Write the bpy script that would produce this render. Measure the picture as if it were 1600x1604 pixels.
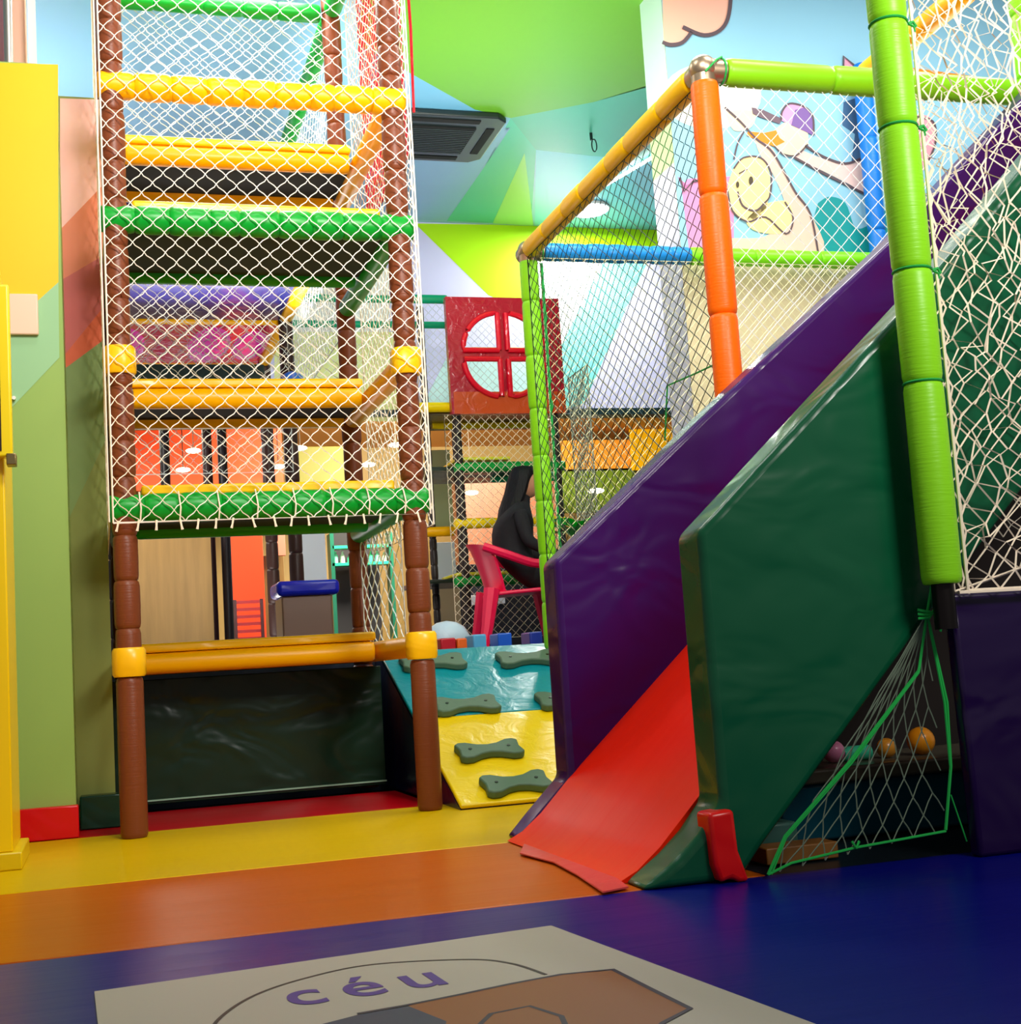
import bpy, bmesh, math, random
from mathutils import Vector, Matrix, noise
C = bpy.context.scene.collection
for o in list(bpy.data.objects): bpy.data.objects.remove(o)
# ---------------- camera ----------------
R_ = Vector((0.95716747, -0.28272465, -0.06242763)); U_ = Vector((0.02853869, -0.1224372, 0.99206586)); F_ = Vector((0.28812494, 0.95135477, 0.10912431))
CP = Vector((-0.1003, -5.7234, 0.5936)); FL = 2145.053
cd = bpy.data.cameras.new('camera'); cam = bpy.data.objects.new('camera', cd); C.objects.link(cam)
cd.sensor_fit = 'HORIZONTAL'; cd.sensor_width = 36; cd.lens = 36 * FL / 1600; cd.clip_end = 200
cam.matrix_world = Matrix(((R_.x, U_.x, -F_.x, CP.x), (R_.y, U_.y, -F_.y, CP.y), (R_.z, U_.z, -F_.z, CP.z), (0, 0, 0, 1)))
bpy.context.scene.camera = cam
# ---------------- exposure, world, lights ----------------
sc = bpy.context.scene
vs = sc.view_settings; vs.view_transform = 'Standard'; vs.look = 'None'; vs.gamma = 1; vs.exposure = 0.0; vs.use_curve_mapping = False
w = bpy.data.worlds.new('world'); sc.world = w; w.use_nodes = True
w.node_tree.nodes['Background'].inputs[0].default_value = (1, 0.97, 0.92, 1)
w.node_tree.nodes['Background'].inputs[1].default_value = 0.22
def area(loc, sx, sy, power, col=(1, .97, .92), rot=(0, 0, 0), spread=180):
    l = bpy.data.lights.new('area_light', 'AREA'); l.shape = 'RECTANGLE'; l.size = sx; l.size_y = sy; l.energy = power; l.color = col; l.spread = math.radians(spread)
    o = bpy.data.objects.new('area_light', l); C.objects.link(o); o.location = loc; o.rotation_euler = rot
    return o
area((4.2, 5.4, 4.55), .3, .3, 70)
area((0.5, 1.2, 4.56), 1.2, .8, 60)
area((4.9, -0.5, 4.7), 1.4, 1.2, 72)  # off-view light added to brighten the mural wall
area((2.6, 0.3, 4.56), 1.0, .8, 60)
area((0.4, -1.0, 4.56), 1.0, .5, 26)
area((3.0, -1.6, 4.5), 1.0, .5, 34)
area((0.8, -3.6, 3.9), 1.0, .7, 60, (1, .96, .9), (math.radians(76), 0, 0), 105)  # unseen fill added in front of the tower
area((2.6, -5.6, 3.3), 1.0, .7, 60, (1, .96, .9), (math.radians(80), 0, 0), 100)  # second added front fill, for the lime post and the right side
area((1.6, 2.4, 2.95), 3.0, 1.6, 95, (1, .98, .95), (math.pi, 0, 0))  # added uplight with no fixture, brightens the ceiling
area((4.6, 0.0, 3.3), 1.6, 1.6, 25, (1, .98, .95), (math.pi, 0, 0))  # another upward light without a lamp, added at the right
area((0.6, 4.4, .75), 1.2, 1.0, 26, (1, .95, .9), (math.pi, 0, 0))  # unseen light added low down to lift the walkway underside panels
area((3.4, 7.6, 3.15), 2.5, .8, 330, (1, .9, .75), (math.radians(50), 0, 0))
area((-0.7, 4.9, 2.95), .6, .6, 45, (1, .95, .88), (math.radians(60), 0, math.radians(-12)))  # hidden fill added to light the wood screen side
area((-0.8, 3.3, 3.4), 1.0, 1.0, 28, (1, 1, 1), (math.pi, 0, 0))  # fixtureless uplight added for the blue ceiling at the left
area((-0.2, 7.4, 3.17), 2, 1.2, 120, (1, .86, .72))
# ---------------- pixel helpers (a ray through the lens onto a real plane) ----------------
def ray(x, y): return F_ * FL + R_ * (x - 800) - U_ * (y - 802)
def oz(x, y, Z): d = ray(x, y); return CP + d * ((Z - CP.z) / d.z)
def oy(x, y, Y): d = ray(x, y); return CP + d * ((Y - CP.y) / d.y)
def ox(x, y, X): d = ray(x, y); return CP + d * ((X - CP.x) / d.x)
def opl(x, y, P0, N): d = ray(x, y); return CP + d * ((P0 - CP).dot(N) / d.dot(N))
# ---------------- materials ----------------
def lin(h):
    h = h.lstrip('#'); r = []
    for i in (0, 2, 4):
        c = int(h[i:i + 2], 16) / 255; r.append(c / 12.92 if c <= .04045 else ((c + .055) / 1.055) ** 2.4)
    return (r[0], r[1], r[2], 1)
MC = {}
def M(kind, h):
    k = (kind, h)
    if k in MC: return MC[k]
    m = bpy.data.materials.new(kind + '_' + h.lstrip('#')); m.use_nodes = True; MC[k] = m
    nt = m.node_tree; N = nt.nodes; L = nt.links; b = N['Principled BSDF']; col = lin(h)
    b.inputs['Base Color'].default_value = col
    b.inputs['Specular IOR Level'].default_value = {'mat': .16, 'vinyl': .35, 'shiny': .4, 'foam': .3, 'foamx': .3, 'paint': .3}.get(kind, .5)
    def bump(src, st, dist):
        bp = N.new('ShaderNodeBump'); bp.inputs['Strength'].default_value = st; bp.inputs['Distance'].default_value = dist
        L.new(src, bp.inputs['Height']); L.new(bp.outputs[0], b.inputs['Normal']); return bp
    def co(scale):
        t = N.new('ShaderNodeTexCoord'); mp = N.new('ShaderNodeMapping'); mp.inputs['Scale'].default_value = scale
        L.new(t.outputs['Object'], mp.inputs[0]); return mp.outputs[0]
    def nz(vec, sc_, det=3, dist=0):
        n = N.new('ShaderNodeTexNoise'); n.inputs['Scale'].default_value = sc_; n.inputs['Detail'].default_value = det; n.inputs['Distortion'].default_value = dist
        L.new(vec, n.inputs['Vector']); return n
    def vary(vec, sc_, amt):
        n = nz(vec, sc_, 4); mx = N.new('ShaderNodeMix'); mx.data_type = 'RGBA'
        mx.inputs[6].default_value = tuple(c * (1 - amt) for c in col[:3]) + (1,); mx.inputs[7].default_value = tuple(min(1, c * (1 + amt * .6)) for c in col[:3]) + (1,)
        L.new(n.outputs[0], mx.inputs[0]); L.new(mx.outputs[2], b.inputs['Base Color'])
    if kind == 'vinyl':
        b.inputs['Roughness'].default_value = .27
        n = nz(co((1, 1, 1.6)), 2.4, 2, .9); bump(n.outputs[0], .5, .045)
    elif kind == 'shiny':      # vinyl under clear film, crumpled
        b.inputs['Roughness'].default_value = .3
        n = nz(co((1, 1, 1)), 6, 4, 1.2); bump(n.outputs[0], .4, .02)
    elif kind == 'mat':
        b.inputs['Roughness'].default_value = .3
        n = nz(co((.5, 5, 1)), 1.6, 3, .4); bump(n.outputs[0], .12, .02)
        vary(co((.5, 6, 1)), 1.2, .06)
    elif kind == 'foam':
        b.inputs['Roughness'].default_value = .38
        wv = N.new('ShaderNodeTexNoise'); wv.inputs['Scale'].default_value = 1; wv.inputs['Detail'].default_value = 3
        L.new(co((14, 14, 150)), wv.inputs['Vector']); bump(wv.outputs[0], .3, .004)
    elif kind == 'foamx':      # bars: ribs along x or y
        b.inputs['Roughness'].default_value = .34
        n = nz(co((6, 6, 6)), 1.5, 2); bump(n.outputs[0], .12, .006)
    elif kind == 'paint':
        b.inputs['Roughness'].default_value = .5
        n = nz(co((1, 1, 1)), 8, 4); bump(n.outputs[0], .05, .004)
    elif kind == 'ceil':
        b.inputs['Roughness'].default_value = .32
        n = nz(co((.5, 1.5, 1)), 1.2, 2); bump(n.outputs[0], .1, .01)
    elif kind == 'rope': b.inputs['Roughness'].default_value = .75
    elif kind == 'metal': b.inputs['Metallic'].default_value = .9; b.inputs['Roughness'].default_value = .35
    elif kind == 'plastic': b.inputs['Roughness'].default_value = .3
    elif kind == 'matte': b.inputs['Roughness'].default_value = .8
    elif kind == 'rubber':
        b.inputs['Roughness'].default_value = .6
        n = nz(co((1, 1, 1)), 30, 3); bump(n.outputs[0], .3, .003)
    elif kind == 'wood':
        b.inputs['Roughness'].default_value = .5
        vary(co((9, 9, .8)), 2.0, .35)
    elif kind == 'glowing':
        b.inputs['Emission Color'].default_value = col; b.inputs['Emission Strength'].default_value = 6
    elif kind == 'moulded':
        b.inputs['Roughness'].default_value = .15
        n = nz(co((1, 1, 1)), 9, 3, 1); bump(n.outputs[0], .5, .02)
    elif kind == 'hair':
        b.inputs['Roughness'].default_value = .6; b.inputs['Specular IOR Level'].default_value = .25
        n = nz(co((40, 40, 2)), 2, 2); bump(n.outputs[0], .6, .01)
    elif kind == 'cloth':
        b.inputs['Roughness'].default_value = .85
        n = nz(co((1, 1, 1)), 9, 3); bump(n.outputs[0], .4, .02)
    return m
# ---------------- mesh builder ----------------
def wloc(o):
    v = Vector((0, 0, 0))
    while o: v += o.location; o = o.parent
    return v
class MB:
    def __init__(s): s.v = []; s.f = []; s.mi = []; s.m = 0
    def add(s, vs_, fs):
        b = len(s.v); s.v += [Vector(p) for p in vs_]; s.f += [tuple(i + b for i in f) for f in fs]; s.mi += [s.m] * len(fs); return s
    def box(s, x0, y0, z0, x1, y1, z1):
        return s.add([(x0, y0, z0), (x1, y0, z0), (x1, y1, z0), (x0, y1, z0), (x0, y0, z1), (x1, y0, z1), (x1, y1, z1), (x0, y1, z1)],
                     [(0, 3, 2, 1), (4, 5, 6, 7), (0, 1, 5, 4), (1, 2, 6, 5), (2, 3, 7, 6), (3, 0, 4, 7)])
    def prism(s, pts, vec):
        n = len(pts); vec = Vector(vec); pts = [Vector(p) for p in pts]
        nrm = Vector((0, 0, 0))
        for i in range(n): nrm += pts[i].cross(pts[(i + 1) % n])
        if nrm.dot(vec) > 0: pts = pts[::-1]
        return s.add(pts + [p + vec for p in pts], [tuple(range(n)), tuple(range(2 * n - 1, n - 1, -1))] + [(i, i + n, (i + 1) % n + n, (i + 1) % n) for i in range(n)])
    def ring(s, c, t, r, n, ref=None):
        t = t.normalized(); a = (ref or (Vector((0, 0, 1)) if abs(t.z) < .9 else Vector((1, 0, 0))))
        x = t.cross(a).normalized(); y = t.cross(x)
        return [c + x * math.cos(2 * math.pi * i / n) * r + y * math.sin(2 * math.pi * i / n) * r for i in range(n)]
    def tube(s, path, r, n=6, cap=True):
        path = [Vector(p) for p in path]; m = len(path); vs_ = []; fs = []
        rr = r if isinstance(r, (list, tuple)) else [r] * m
        t0 = (path[-1] - path[0]); ref = None
        if t0.length > 1e-6:
            t0.normalize(); ref = min((Vector((1, 0, 0)), Vector((0, 1, 0)), Vector((0, 0, 1))), key=lambda a: abs(a.dot(t0)))
        for i, p in enumerate(path):
            t = path[min(i + 1, m - 1)] - path[max(i - 1, 0)]
            vs_ += s.ring(p, t, rr[i], n, ref)
        for i in range(m - 1):
            for j in range(n): k = (j + 1) % n; fs.append((i * n + j, i * n + k, (i + 1) * n + k, (i + 1) * n + j))
        if cap: fs += [tuple(range(n - 1, -1, -1)), tuple(range((m - 1) * n, m * n))]
        return s.add(vs_, fs)
    def foam(s, a, b, r=.054, seg=.22, n=16, jit=.012, seed=0):
        """padded pole: a run of foam sleeves pinched at their joins"""
        a = Vector(a); b = Vector(b); L = (b - a).length; d = (b - a) / L; rnd = random.Random(seed)
        k = max(1, round(L / seg)); cuts = [0] + [L * (i / k) + rnd.uniform(-.14, .14) * L / k for i in range(1, k)] + [L]
        path = []; rr = []
        q = Vector((rnd.uniform(-1, 1), rnd.uniform(-1, 1), rnd.uniform(-1, 1))) * 0
        for i in range(k):
            t0, t1 = cuts[i], cuts[i + 1]; s_ = r * (1 + rnd.uniform(-.05, .03)); e = min(.02, (t1 - t0) / 4)
            for t, f in ((t0 + .0008, .86), (t0 + e * .25, .94), (t0 + e, 1), ((t0 + t1) / 2, 1.015), (t1 - e, 1), (t1 - e * .25, .94), (t1 - .0008, .86)):
                path.append(a + d * t); rr.append(s_ * f)
        return s.tube(path, rr, n)
    def sphere(s, c, r, n=12, m=8, sc_=(1, 1, 1)):
        c = Vector(c); vs_ = [c + Vector((0, 0, r * sc_[2]))]; fs = []
        for i in range(1, m):
            th = math.pi * i / m
            for j in range(n):
                ph = 2 * math.pi * j / n; vs_.append(c + Vector((math.sin(th) * math.cos(ph) * r * sc_[0], math.sin(th) * math.sin(ph) * r * sc_[1], math.cos(th) * r * sc_[2])))
        vs_.append(c - Vector((0, 0, r * sc_[2])))
        for j in range(n): fs.append((0, 1 + j, 1 + (j + 1) % n))
        for i in range(m - 2):
            for j in range(n): a = 1 + i * n; fs.append((a + j, a + n + j, a + n + (j + 1) % n, a + (j + 1) % n))
        l = len(vs_) - 1; a = 1 + (m - 2) * n
        for j in range(n): fs.append((l, a + (j + 1) % n, a + j))
        return s.add(vs_, fs)
    def build(s, name, mats, parent=None, smooth=True, bevel=0, bseg=3, auto=40, origin=None):
        if not isinstance(mats, (list, tuple)): mats = [mats]
        if origin is not None: org = Vector(origin)
        elif parent is not None: org = wloc(parent)
        else:
            xs = [p.x for p in s.v]; ys = [p.y for p in s.v]; zs = [p.z for p in s.v]
            org = Vector(((min(xs) + max(xs)) / 2, (min(ys) + max(ys)) / 2, min(zs)))
        me = bpy.data.meshes.new(name); me.from_pydata([tuple(p - org) for p in s.v], [], s.f)
        for m in mats: me.materials.append(m)
        for p, i in zip(me.polygons, s.mi): p.material_index = min(i, len(mats) - 1); p.use_smooth = smooth
        if smooth: me.set_sharp_from_angle(angle=math.radians(auto))
        o = bpy.data.objects.new(name, me); C.objects.link(o)
        if parent is not None: o.parent = parent; o.location = org - wloc(parent)
        else: o.location = org
        if bevel:
            b = o.modifiers.new('bevel', 'BEVEL'); b.width = bevel; b.segments = bseg; b.limit_method = 'ANGLE'; b.angle_limit = math.radians(35)
            for p in me.polygons: p.use_smooth = True
        return o
def tag(o, label=None, cat=None, group=None, kind=None):
    if label: o['label'] = label
    if cat: o['category'] = cat
    if group: o['group'] = group
    if kind: o['kind'] = kind
    return o
def empty(name, loc, label, cat, group=None):
    o = bpy.data.objects.new(name, None); C.objects.link(o); o.location = loc; o.empty_display_size = .1
    return tag(o, label, cat, group)
def smoothfield(p, a, sd):
    return Vector((math.sin(7.1 * p.x + 5.3 * p.z + sd) * math.cos(9.7 * p.z - 3 * p.y + sd * 2), math.sin(6.3 * p.y + 8.9 * p.z + sd * 3), math.sin(8.3 * p.x + 7.7 * p.y + 4 * p.z + sd))) * a
def net(name, mat, parent, O, A, B, cu, cv, r, jit=.004, seed=0, curve=True, inside=None, sides=3, step=6, rim=True, bag=0):
    """knotted diamond mesh spanning the parallelogram O, O+A, O+B"""
    O = Vector(O); A = Vector(A); B = Vector(B); U = A.length; V = B.length; a = A / U; b = B / V; N = a.cross(b).normalized()
    nu = max(2, round(U / (cu / 2))); su = U / nu; mb = MB(); rnd = random.Random(seed); ph = rnd.uniform(0, 6.28)
    nodej = {}
    def pt(u, v):
        p = O + a * min(max(u, 0), U) + b * v
        q = noise.noise_vector(p * (.9 / cu) + Vector((seed, 0, 0))) * jit if step == 2 else smoothfield(p * (1.0 / max(cu, .04)) * .09, jit, seed)
        e = min(1, u / .05, (U - u) / .05, v / .05, (V - v) / .05); e = max(0, e)
        p = p + (a * q.x + b * q.z + N * q.y * .8) * e
        if bag: p = p + N * bag * math.sin(math.pi * u / U) * math.sin(math.pi * v / V)
        return p
    nv = max(1, round(V / cv * step))
    for k in range(nu + 1):
        sg = -1 if k % 2 else 1; run = []
        for j in range(nv + 1):
            v = V * j / nv; c = 2 * math.pi * v / cv
            w_ = math.cos(c) if curve else (2 / math.pi) * math.asin(max(-1, min(1, math.cos(c))))
            # each knot pulled a little off its place: noise sampled where the two strands meet
            p = pt(k * su + sg * su / 2 * w_, v)
            if inside and not inside(p):
                if len(run) > 1: mb.tube(run, r, sides, False)
                run = []
            else: run.append(p)
        if len(run) > 1: mb.tube(run, r, sides, False)
    if rim and not inside:
        mb.tube([O, O + A, O + A + B, O + B, O], r * 1.4, 4, False)
    return mb.build(name, mat, parent, True)
ROPE = M('rope', '#fff4e4'); ROPEC = M('rope', '#ffedd4'); DROPE = M('rope', '#24362c'); GROPE = M('rope', '#18a445'); WROPE = M('rope', '#eef2ee')
BROWN = M('foam', '#7a3e22'); YEL = M('foamx', '#ffb800'); YELM = M('vinyl', '#ffc414'); GRN = M('foamx', '#079a2c'); LIME = M('foam', '#8fe01c'); ORA = M('foam', '#ff6a00'); BLK = M('foam', '#2c2524')
# =================================================================== STRUCTURE
def polyface(mb, pts, mi): mb.m = mi; mb.add(pts, [tuple(range(len(pts)))]); 
# floor
f = MB().box(-3, -6.5, -.12, 8, 12, -.045); tag(f.build('floor', M('matte', '#1c1a24'), None, False), kind='structure')
# ceiling with painted fields
CZ = 4.6
cols = ['#90c8e6', '#6ab030', '#6fb4d4', '#42c4a4', '#7fd8ea', '#9fe07c', '#50b898', '#84b6d8']
YM = 1.44; XM = oy(1060, 300, YM).x; CZ2 = 5.3
mb = MB(); mb.box(-3, -1.6, CZ, XM, 6.15, CZ + .1); mb.box(XM, YM + .32, CZ, 9, 6.15, CZ + .1); mb.box(XM, -1.6, CZ2, 9, YM, CZ2 + .1)
def cpoly(px, mi, lay):
    P = [oz(x, y, CZ - .002 * lay) for x, y in px]
    def cut(P, k, X, sg):       # trim a painted field along a wall line
        Q = []
        for i, b in enumerate(P):
            a = P[i - 1]; ia = sg * (X - a[k]) >= 0; ib = sg * (X - b[k]) >= 0
            if ia != ib: Q.append(a.lerp(b, (X - a[k]) / (b[k] - a[k])))
            if ib: Q.append(b)
        return Q
    for Q in (cut(P, 0, XM - .001, 1), cut(cut(P, 0, XM - .001, -1), 1, YM + .325, -1)):
        if len(Q) > 2: polyface(mb, Q, mi)
cpoly([(600, -260), (1110, -260), (1110, 110), (930, 160), (800, 185), (745, 172), (560, 68)], 1, 1)
cpoly([(560, 68), (745, 172), (800, 185), (790, 200), (600, 200)], 2, 1)
cpoly([(560, 200), (800, 200), (760, 260), (700, 345), (560, 345)], 7, 1)
cpoly([(760, 260), (800, 185), (840, 235), (832, 352), (700, 346)], 3, 1)
cpoly([(822, 240), (836, 354), (772, 350)], 5, 2)
cpoly([(800, 185), (930, 160), (1060, 120), (1100, 262), (840, 235)], 6, 1)
cpoly([(840, 235), (1100, 262), (1100, 362), (838, 354)], 4, 1)
tag(mb.build('ceiling', [M('ceil', c) for c in cols], None, False), kind='structure')
# back wall above the opening, with painted fields
YB = 5.98; HB = oy(975, 640, YB).z
mb = MB(); mb.box(-3, YB, HB, 9, YB + .15, CZ)
cols = ['#cfd0f2', '#aee800', '#e8f4f4', '#7fdcd4', '#dad9f6', '#e9efa0', '#f3f7ee', '#c9f0ee']
def wpoly(px, mi, lay=1): polyface(mb, [oy(x, y, YB - .002 * lay) for x, y in px], mi)
wpoly([(650, 350), (1060, 356), (1060, 400), (880, 400), (850, 500), (765, 462)], 1)
wpoly([(840, 400), (1018, 402), (915, 632), (890, 640), (845, 640)], 3)
wpoly([(838, 400), (950, 400), (850, 600), (838, 600)], 2, 2)
wpoly([(660, 640), (700, 560), (860, 560), (860, 640)], 7, 2)
wpoly([(430, 520), (640, 520), (640, 660), (430, 660)], 5, 2)
wpoly([(440, 420), (610, 420), (610, 520), (440, 520)], 6, 2)
tag(mb.build('wall_back', [M('paint', c) for c in cols], None, False), kind='structure')
a = oy(880, 645, YB - .03); b = oy(1066, 641, YB - .03)
tag(MB().box(-3, YB - .03, HB - .06, b.x, YB + .15, HB).build('trim_1', M('plastic', '#15323a'), None, False), kind='structure')
# right wall with the mural: its end faces left
mb = MB(); mb.box(XM, YM, -.05, 10, YM + .32, CZ2)
zc = oy(1200, 412, YM).z
cols = ['#dccfa8', '#8ec4da', '#c8ece2', '#b8e49c', '#d6d6ec']
polyface(mb, [(XM, YM - .002, zc), (10, YM - .002, zc), (10, YM - .002, CZ2), (XM, YM - .002, CZ2)], 1)
def epoly(y0, y1, mi):
    z0 = ox(1042, y1, XM).z; z1 = ox(1042, y0, XM).z; X = XM - .002
    polyface(mb, [(X, YM, z0), (X, YM, z1), (X, YM + .32, z1), (X, YM + .32, z0)], mi)
epoly(-200, 160, 2); epoly(160, 268, 3); epoly(268, 900, 4)
tag(mb.build('wall_right', [M('paint', c) for c in cols], None, False), kind='structure')
# left pillars
XP = -.222; ZP = 3.29
mb = MB(); mb.box(-2.2, .25, 0, XP, 2.4, ZP)
cols = ['#94b45a', '#f4c000', '#96c490', '#9cc6b4']
def ppoly(px, mi, y, lay=1): polyface(mb, [oy(x, yy, y - .002 * lay) for x, yy in px], mi)
ppoly([(-40, 97), (91, 101), (91.5, 442), (-40, 560)], 1, .25)
ppoly([(91.5, 442), (93, 560), (-40, 700), (-40, 560)], 2, .25)
tag(mb.build('wall_left', [M('paint', c) for c in cols], None, False, bevel=0), kind='structure')
XQ = -.064
mb = MB(); mb.box(XP, .6, .1, XQ, 2.4, ZP + .01)
cols = ['#8f984e', '#ffc6c0', '#ee8a68', '#d86c66', '#ea6a40', '#88a05e']
ppoly([(94, 154), (160, 156), (161, 290), (94, 360)], 1, .6)
ppoly([(94, 360), (161, 290), (162, 400), (94, 440)], 2, .6)
ppoly([(94, 440), (162, 400), (163, 480), (94, 565)], 3, .6)
ppoly([(94, 565), (163, 480), (163, 532), (94, 583)], 4, .6)
ppoly([(94, 583), (163, 532), (165, 690), (100, 830)], 5, .6)
tag(mb.build('wall_side', [M('paint', c) for c in cols], None, False), kind='structure')
tag(MB().box(-.45, .2, 0, XP + .01, .26, .13).build('baseboard_left', M('vinyl', '#d80814'), None, True, bevel=.006), kind='structure')
tag(MB().box(XP + .011, .5, 0, XQ + .02, .61, .14).build('baseboard_side', M('vinyl', '#0e3a2a'), None, True, bevel=.006), kind='structure')
# raised deck of the restaurant side
DZ = .655
tag(MB().box(-3, 1.62, -.04, 9.5, 11.5, DZ).build('floor_deck', M('matte', '#2b3a52'), None, False), kind='structure')
# far restaurant walls
tag(MB().box(-3, 11, DZ, 10, 11.15, 4.2).build('wall_far', M('paint', '#a58a4e'), None, False), kind='structure')
tag(MB().box(-3, YB + .16, HB + .5, 10, 11, HB + .6).build('ceiling_far', M('paint', '#d98f3a'), None, False), kind='structure')
# =================================================================== FLOOR MATS
def floormat(name, h, x0, x1, y0, y1, label, top=0.0, kind='mat'):
    o = MB().box(x0, y0, -.045, x1, y1, top).build(name, M(kind, h), None, True, bevel=.008); return tag(o, label, 'floor mat')
floormat('floor_mat', '#c00012', -.9, 1.28, .2, 1.1, 'red vinyl floor mat inside the foot of the brown tower', -.002)
floormat('floor_mat', '#dcb400', -1.2, 3.2, -1.245, .195, 'yellow vinyl floor mat running in front of the brown tower')
floormat('floor_mat', '#c85c00', -1.2, 1.55, -2.385, -1.25, 'orange vinyl floor mat at the foot of the slide')
floormat('floor_mat', '#060e7c', -1.6, 3.4, -4.6, -2.39, 'deep blue vinyl floor mat nearest the camera')
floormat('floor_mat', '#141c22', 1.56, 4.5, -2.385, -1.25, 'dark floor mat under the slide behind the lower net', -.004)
# =================================================================== CLIMBING TOWER
W = 1.2; D = 1.39; Z = [0, .69, 1.31, 1.92, 2.52, 3.10]; YMID = .77
tw = empty('climbing_tower', (0, 0, 0), 'tall brown climbing tower with yellow and green padded bars inside a white net', 'climbing tower')
sd = 0
for (x, y, top) in ((0, 0, 4.3), (W, 0, 4.3), (0, D, 4.3), (W, D, 4.3)):
    top = 4.56; mb = MB(); mb.foam((x, y, .0), (x, y, .63), .055, .8, seed=sd); mb.foam((x, y, .63), (x, y, top), .051, .2, seed=sd + 9); sd += 1
    o = mb.build('post', BROWN, tw)
def wrap(x, y, z, mat, r=.066, h=.115, name='joint_wrap'):
    mb = MB(); n = 20; prof = [(r * .9, -h / 2), (r, -h / 2 + .01), (r * 1.02, 0), (r, h / 2 - .01), (r * .9, h / 2)]
    vs_ = []; fs = []
    for (rr, zz) in prof:
        for j in range(n):
            t = 2 * math.pi * j / n; c_, s_ = math.cos(t), math.sin(t); k = 1 / max(abs(c_), abs(s_)) ** .35
            vs_.append((x + c_ * rr * k, y + s_ * rr * k, z + zz))
    for i in range(len(prof) - 1):
        for j in range(n): k = (j + 1) % n; fs.append((i * n + j, i * n + k, (i + 1) * n + k, (i + 1) * n + j))
    fs += [tuple(range(n - 1, -1, -1)), tuple(range((len(prof) - 1) * n, len(prof) * n))]
    mb.add(vs_, fs); return mb.build(name, mat, tw)
for z in (Z[1], Z[3]):
    for x in (0, W): wrap(x, 0, z, YELM)
def bar(a, b, mat, r=.052, seg=.3, parent=None, name='crossbar', s_=1):
    return MB().foam(a, b, r, seg, seed=s_).build(name, mat, parent or tw)
# yellow half decks at the back of levels 1, 3 and 5; green half decks at the front of levels 2 and 4
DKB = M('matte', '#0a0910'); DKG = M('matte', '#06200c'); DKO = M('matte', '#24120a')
for z, um in ((Z[1], DKO), (Z[3], DKO), (Z[5], DKB)):
    bar((.06, YMID, z), (W - .06, YMID, z), YEL, .05, 1.2); bar((.06, D - .1, z), (W - .06, D - .1, z), YEL, .05, 1.2)
    for x in (0, W): bar((x, .06, z), (x, D - .06, z), YEL, .05, .9)
    MB().box(.05, YMID - .03, z + .05, W - .05, D - .06, z + .092).build('deck_pad', YELM, tw, True, bevel=.012)
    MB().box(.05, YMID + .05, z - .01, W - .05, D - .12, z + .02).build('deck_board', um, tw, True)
bar((-.055, -.004, Z[5]), (W + .055, -.004, Z[5]), YEL, .06, .15, s_=5); 
for z in (Z[2], Z[4]):
    bar((-.06, -.004, z), (W + .062, -.004, z), GRN, .06, .14, s_=7); bar((.06, YMID, z), (W - .06, YMID, z), GRN, .05, 1.2)
    for x in (0, W): bar((x, .06, z), (x, D - .06, z), GRN, .05, .9)
    MB().box(.07, .03, z + .055, W - .07, YMID - .02, z + .1).build('deck_pad', YELM, tw, True, bevel=.012)
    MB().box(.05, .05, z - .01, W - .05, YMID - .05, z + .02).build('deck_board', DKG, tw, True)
ZT = 4.19
bar((.06, D, ZT), (W - .06, D, ZT), GRN, .05, .2)
for x in (0, W): bar((x, .06, ZT), (x, D - .06, ZT), GRN, .05, .9)
# dark vinyl panel closing the foot of the tower
mb = MB(); mb.prism([(-.1, 1.13, .03), (1.24, 1.13, .03), (1.24, 1.13, .62), (-.1, 1.13, .62)], (0, .03, 0)); mb.build('back_panel', M('vinyl', '#0d2a1b'), tw, True, bevel=.004)
MB().box(-.1, 1.118, .045, 1.24, 1.128, .052).build('panel_hem', M('rope', '#8fb49a'), tw)
# nets
NR = .0026
net('net', ROPE, tw, (-.045, -.075, 1.245), (W + .1, 0, 0), (0, 0, 3.2), .088, .083, NR, .005, 1)
net('net', ROPE, tw, (W + .07, -.06, 1.2), (0, D, 0), (0, 0, 3.0), .088, .083, .0025, .004, 2)
net('net', WROPE, tw, (-.02, D + .07, 1.9), (W + .05, 0, 0), (0, 0, 2.3), .088, .083, .0024, .006, 3)
net('net', ROPE, tw, (-.06, -.06, 1.25), (0, D, 0), (0, 0, 3.0), .1, .1, .0024, .004, 4)
net('net', WROPE, tw, (W + .0, .3, .72), (.0, 1.0, 0), (0, 0, .56), .15, .11, .003, .004, 5)
# knot tails and lacing along the lower hem of the front net
rnd = random.Random(4)
for i in range(17):
    x = -.02 + i * .0755 + rnd.uniform(-.01, .01); z = 1.245; dx = rnd.uniform(-.012, .012)
    MB().tube([(x, -.08, z + .006), (x + dx * .5, -.085, z - .018), (x + dx, -.083, z - .036)], [.005, .004, .006], 5).build('knot_tail', ROPEC, tw)
for i in range(8):
    x = .06 + i * .155; MB().tube([(x, -.07, 1.25), (x + .004, -.083, 1.30), (x, -.066, 1.345), (x, -.03, 1.372)], .0035, 5).build('net_lacing', ROPEC, tw)
# red mesh banner and its edge tape at the right side of the tower top
net('banner_net', M('rope', '#d01840'), tw, (W + .12, .25, 2.95), (0, 1.0, 0), (0, 0, 1.3), .03, .05, .0032, .01, 8)
MB().tube([(W + .075, -.09, 4.3), (W + .085, -.09, 3.4), (W + .078, -.09, 3.02)], [.006, .007, .006], 6).build('edge_tape', M('vinyl', '#d00c20'), tw)
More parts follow.
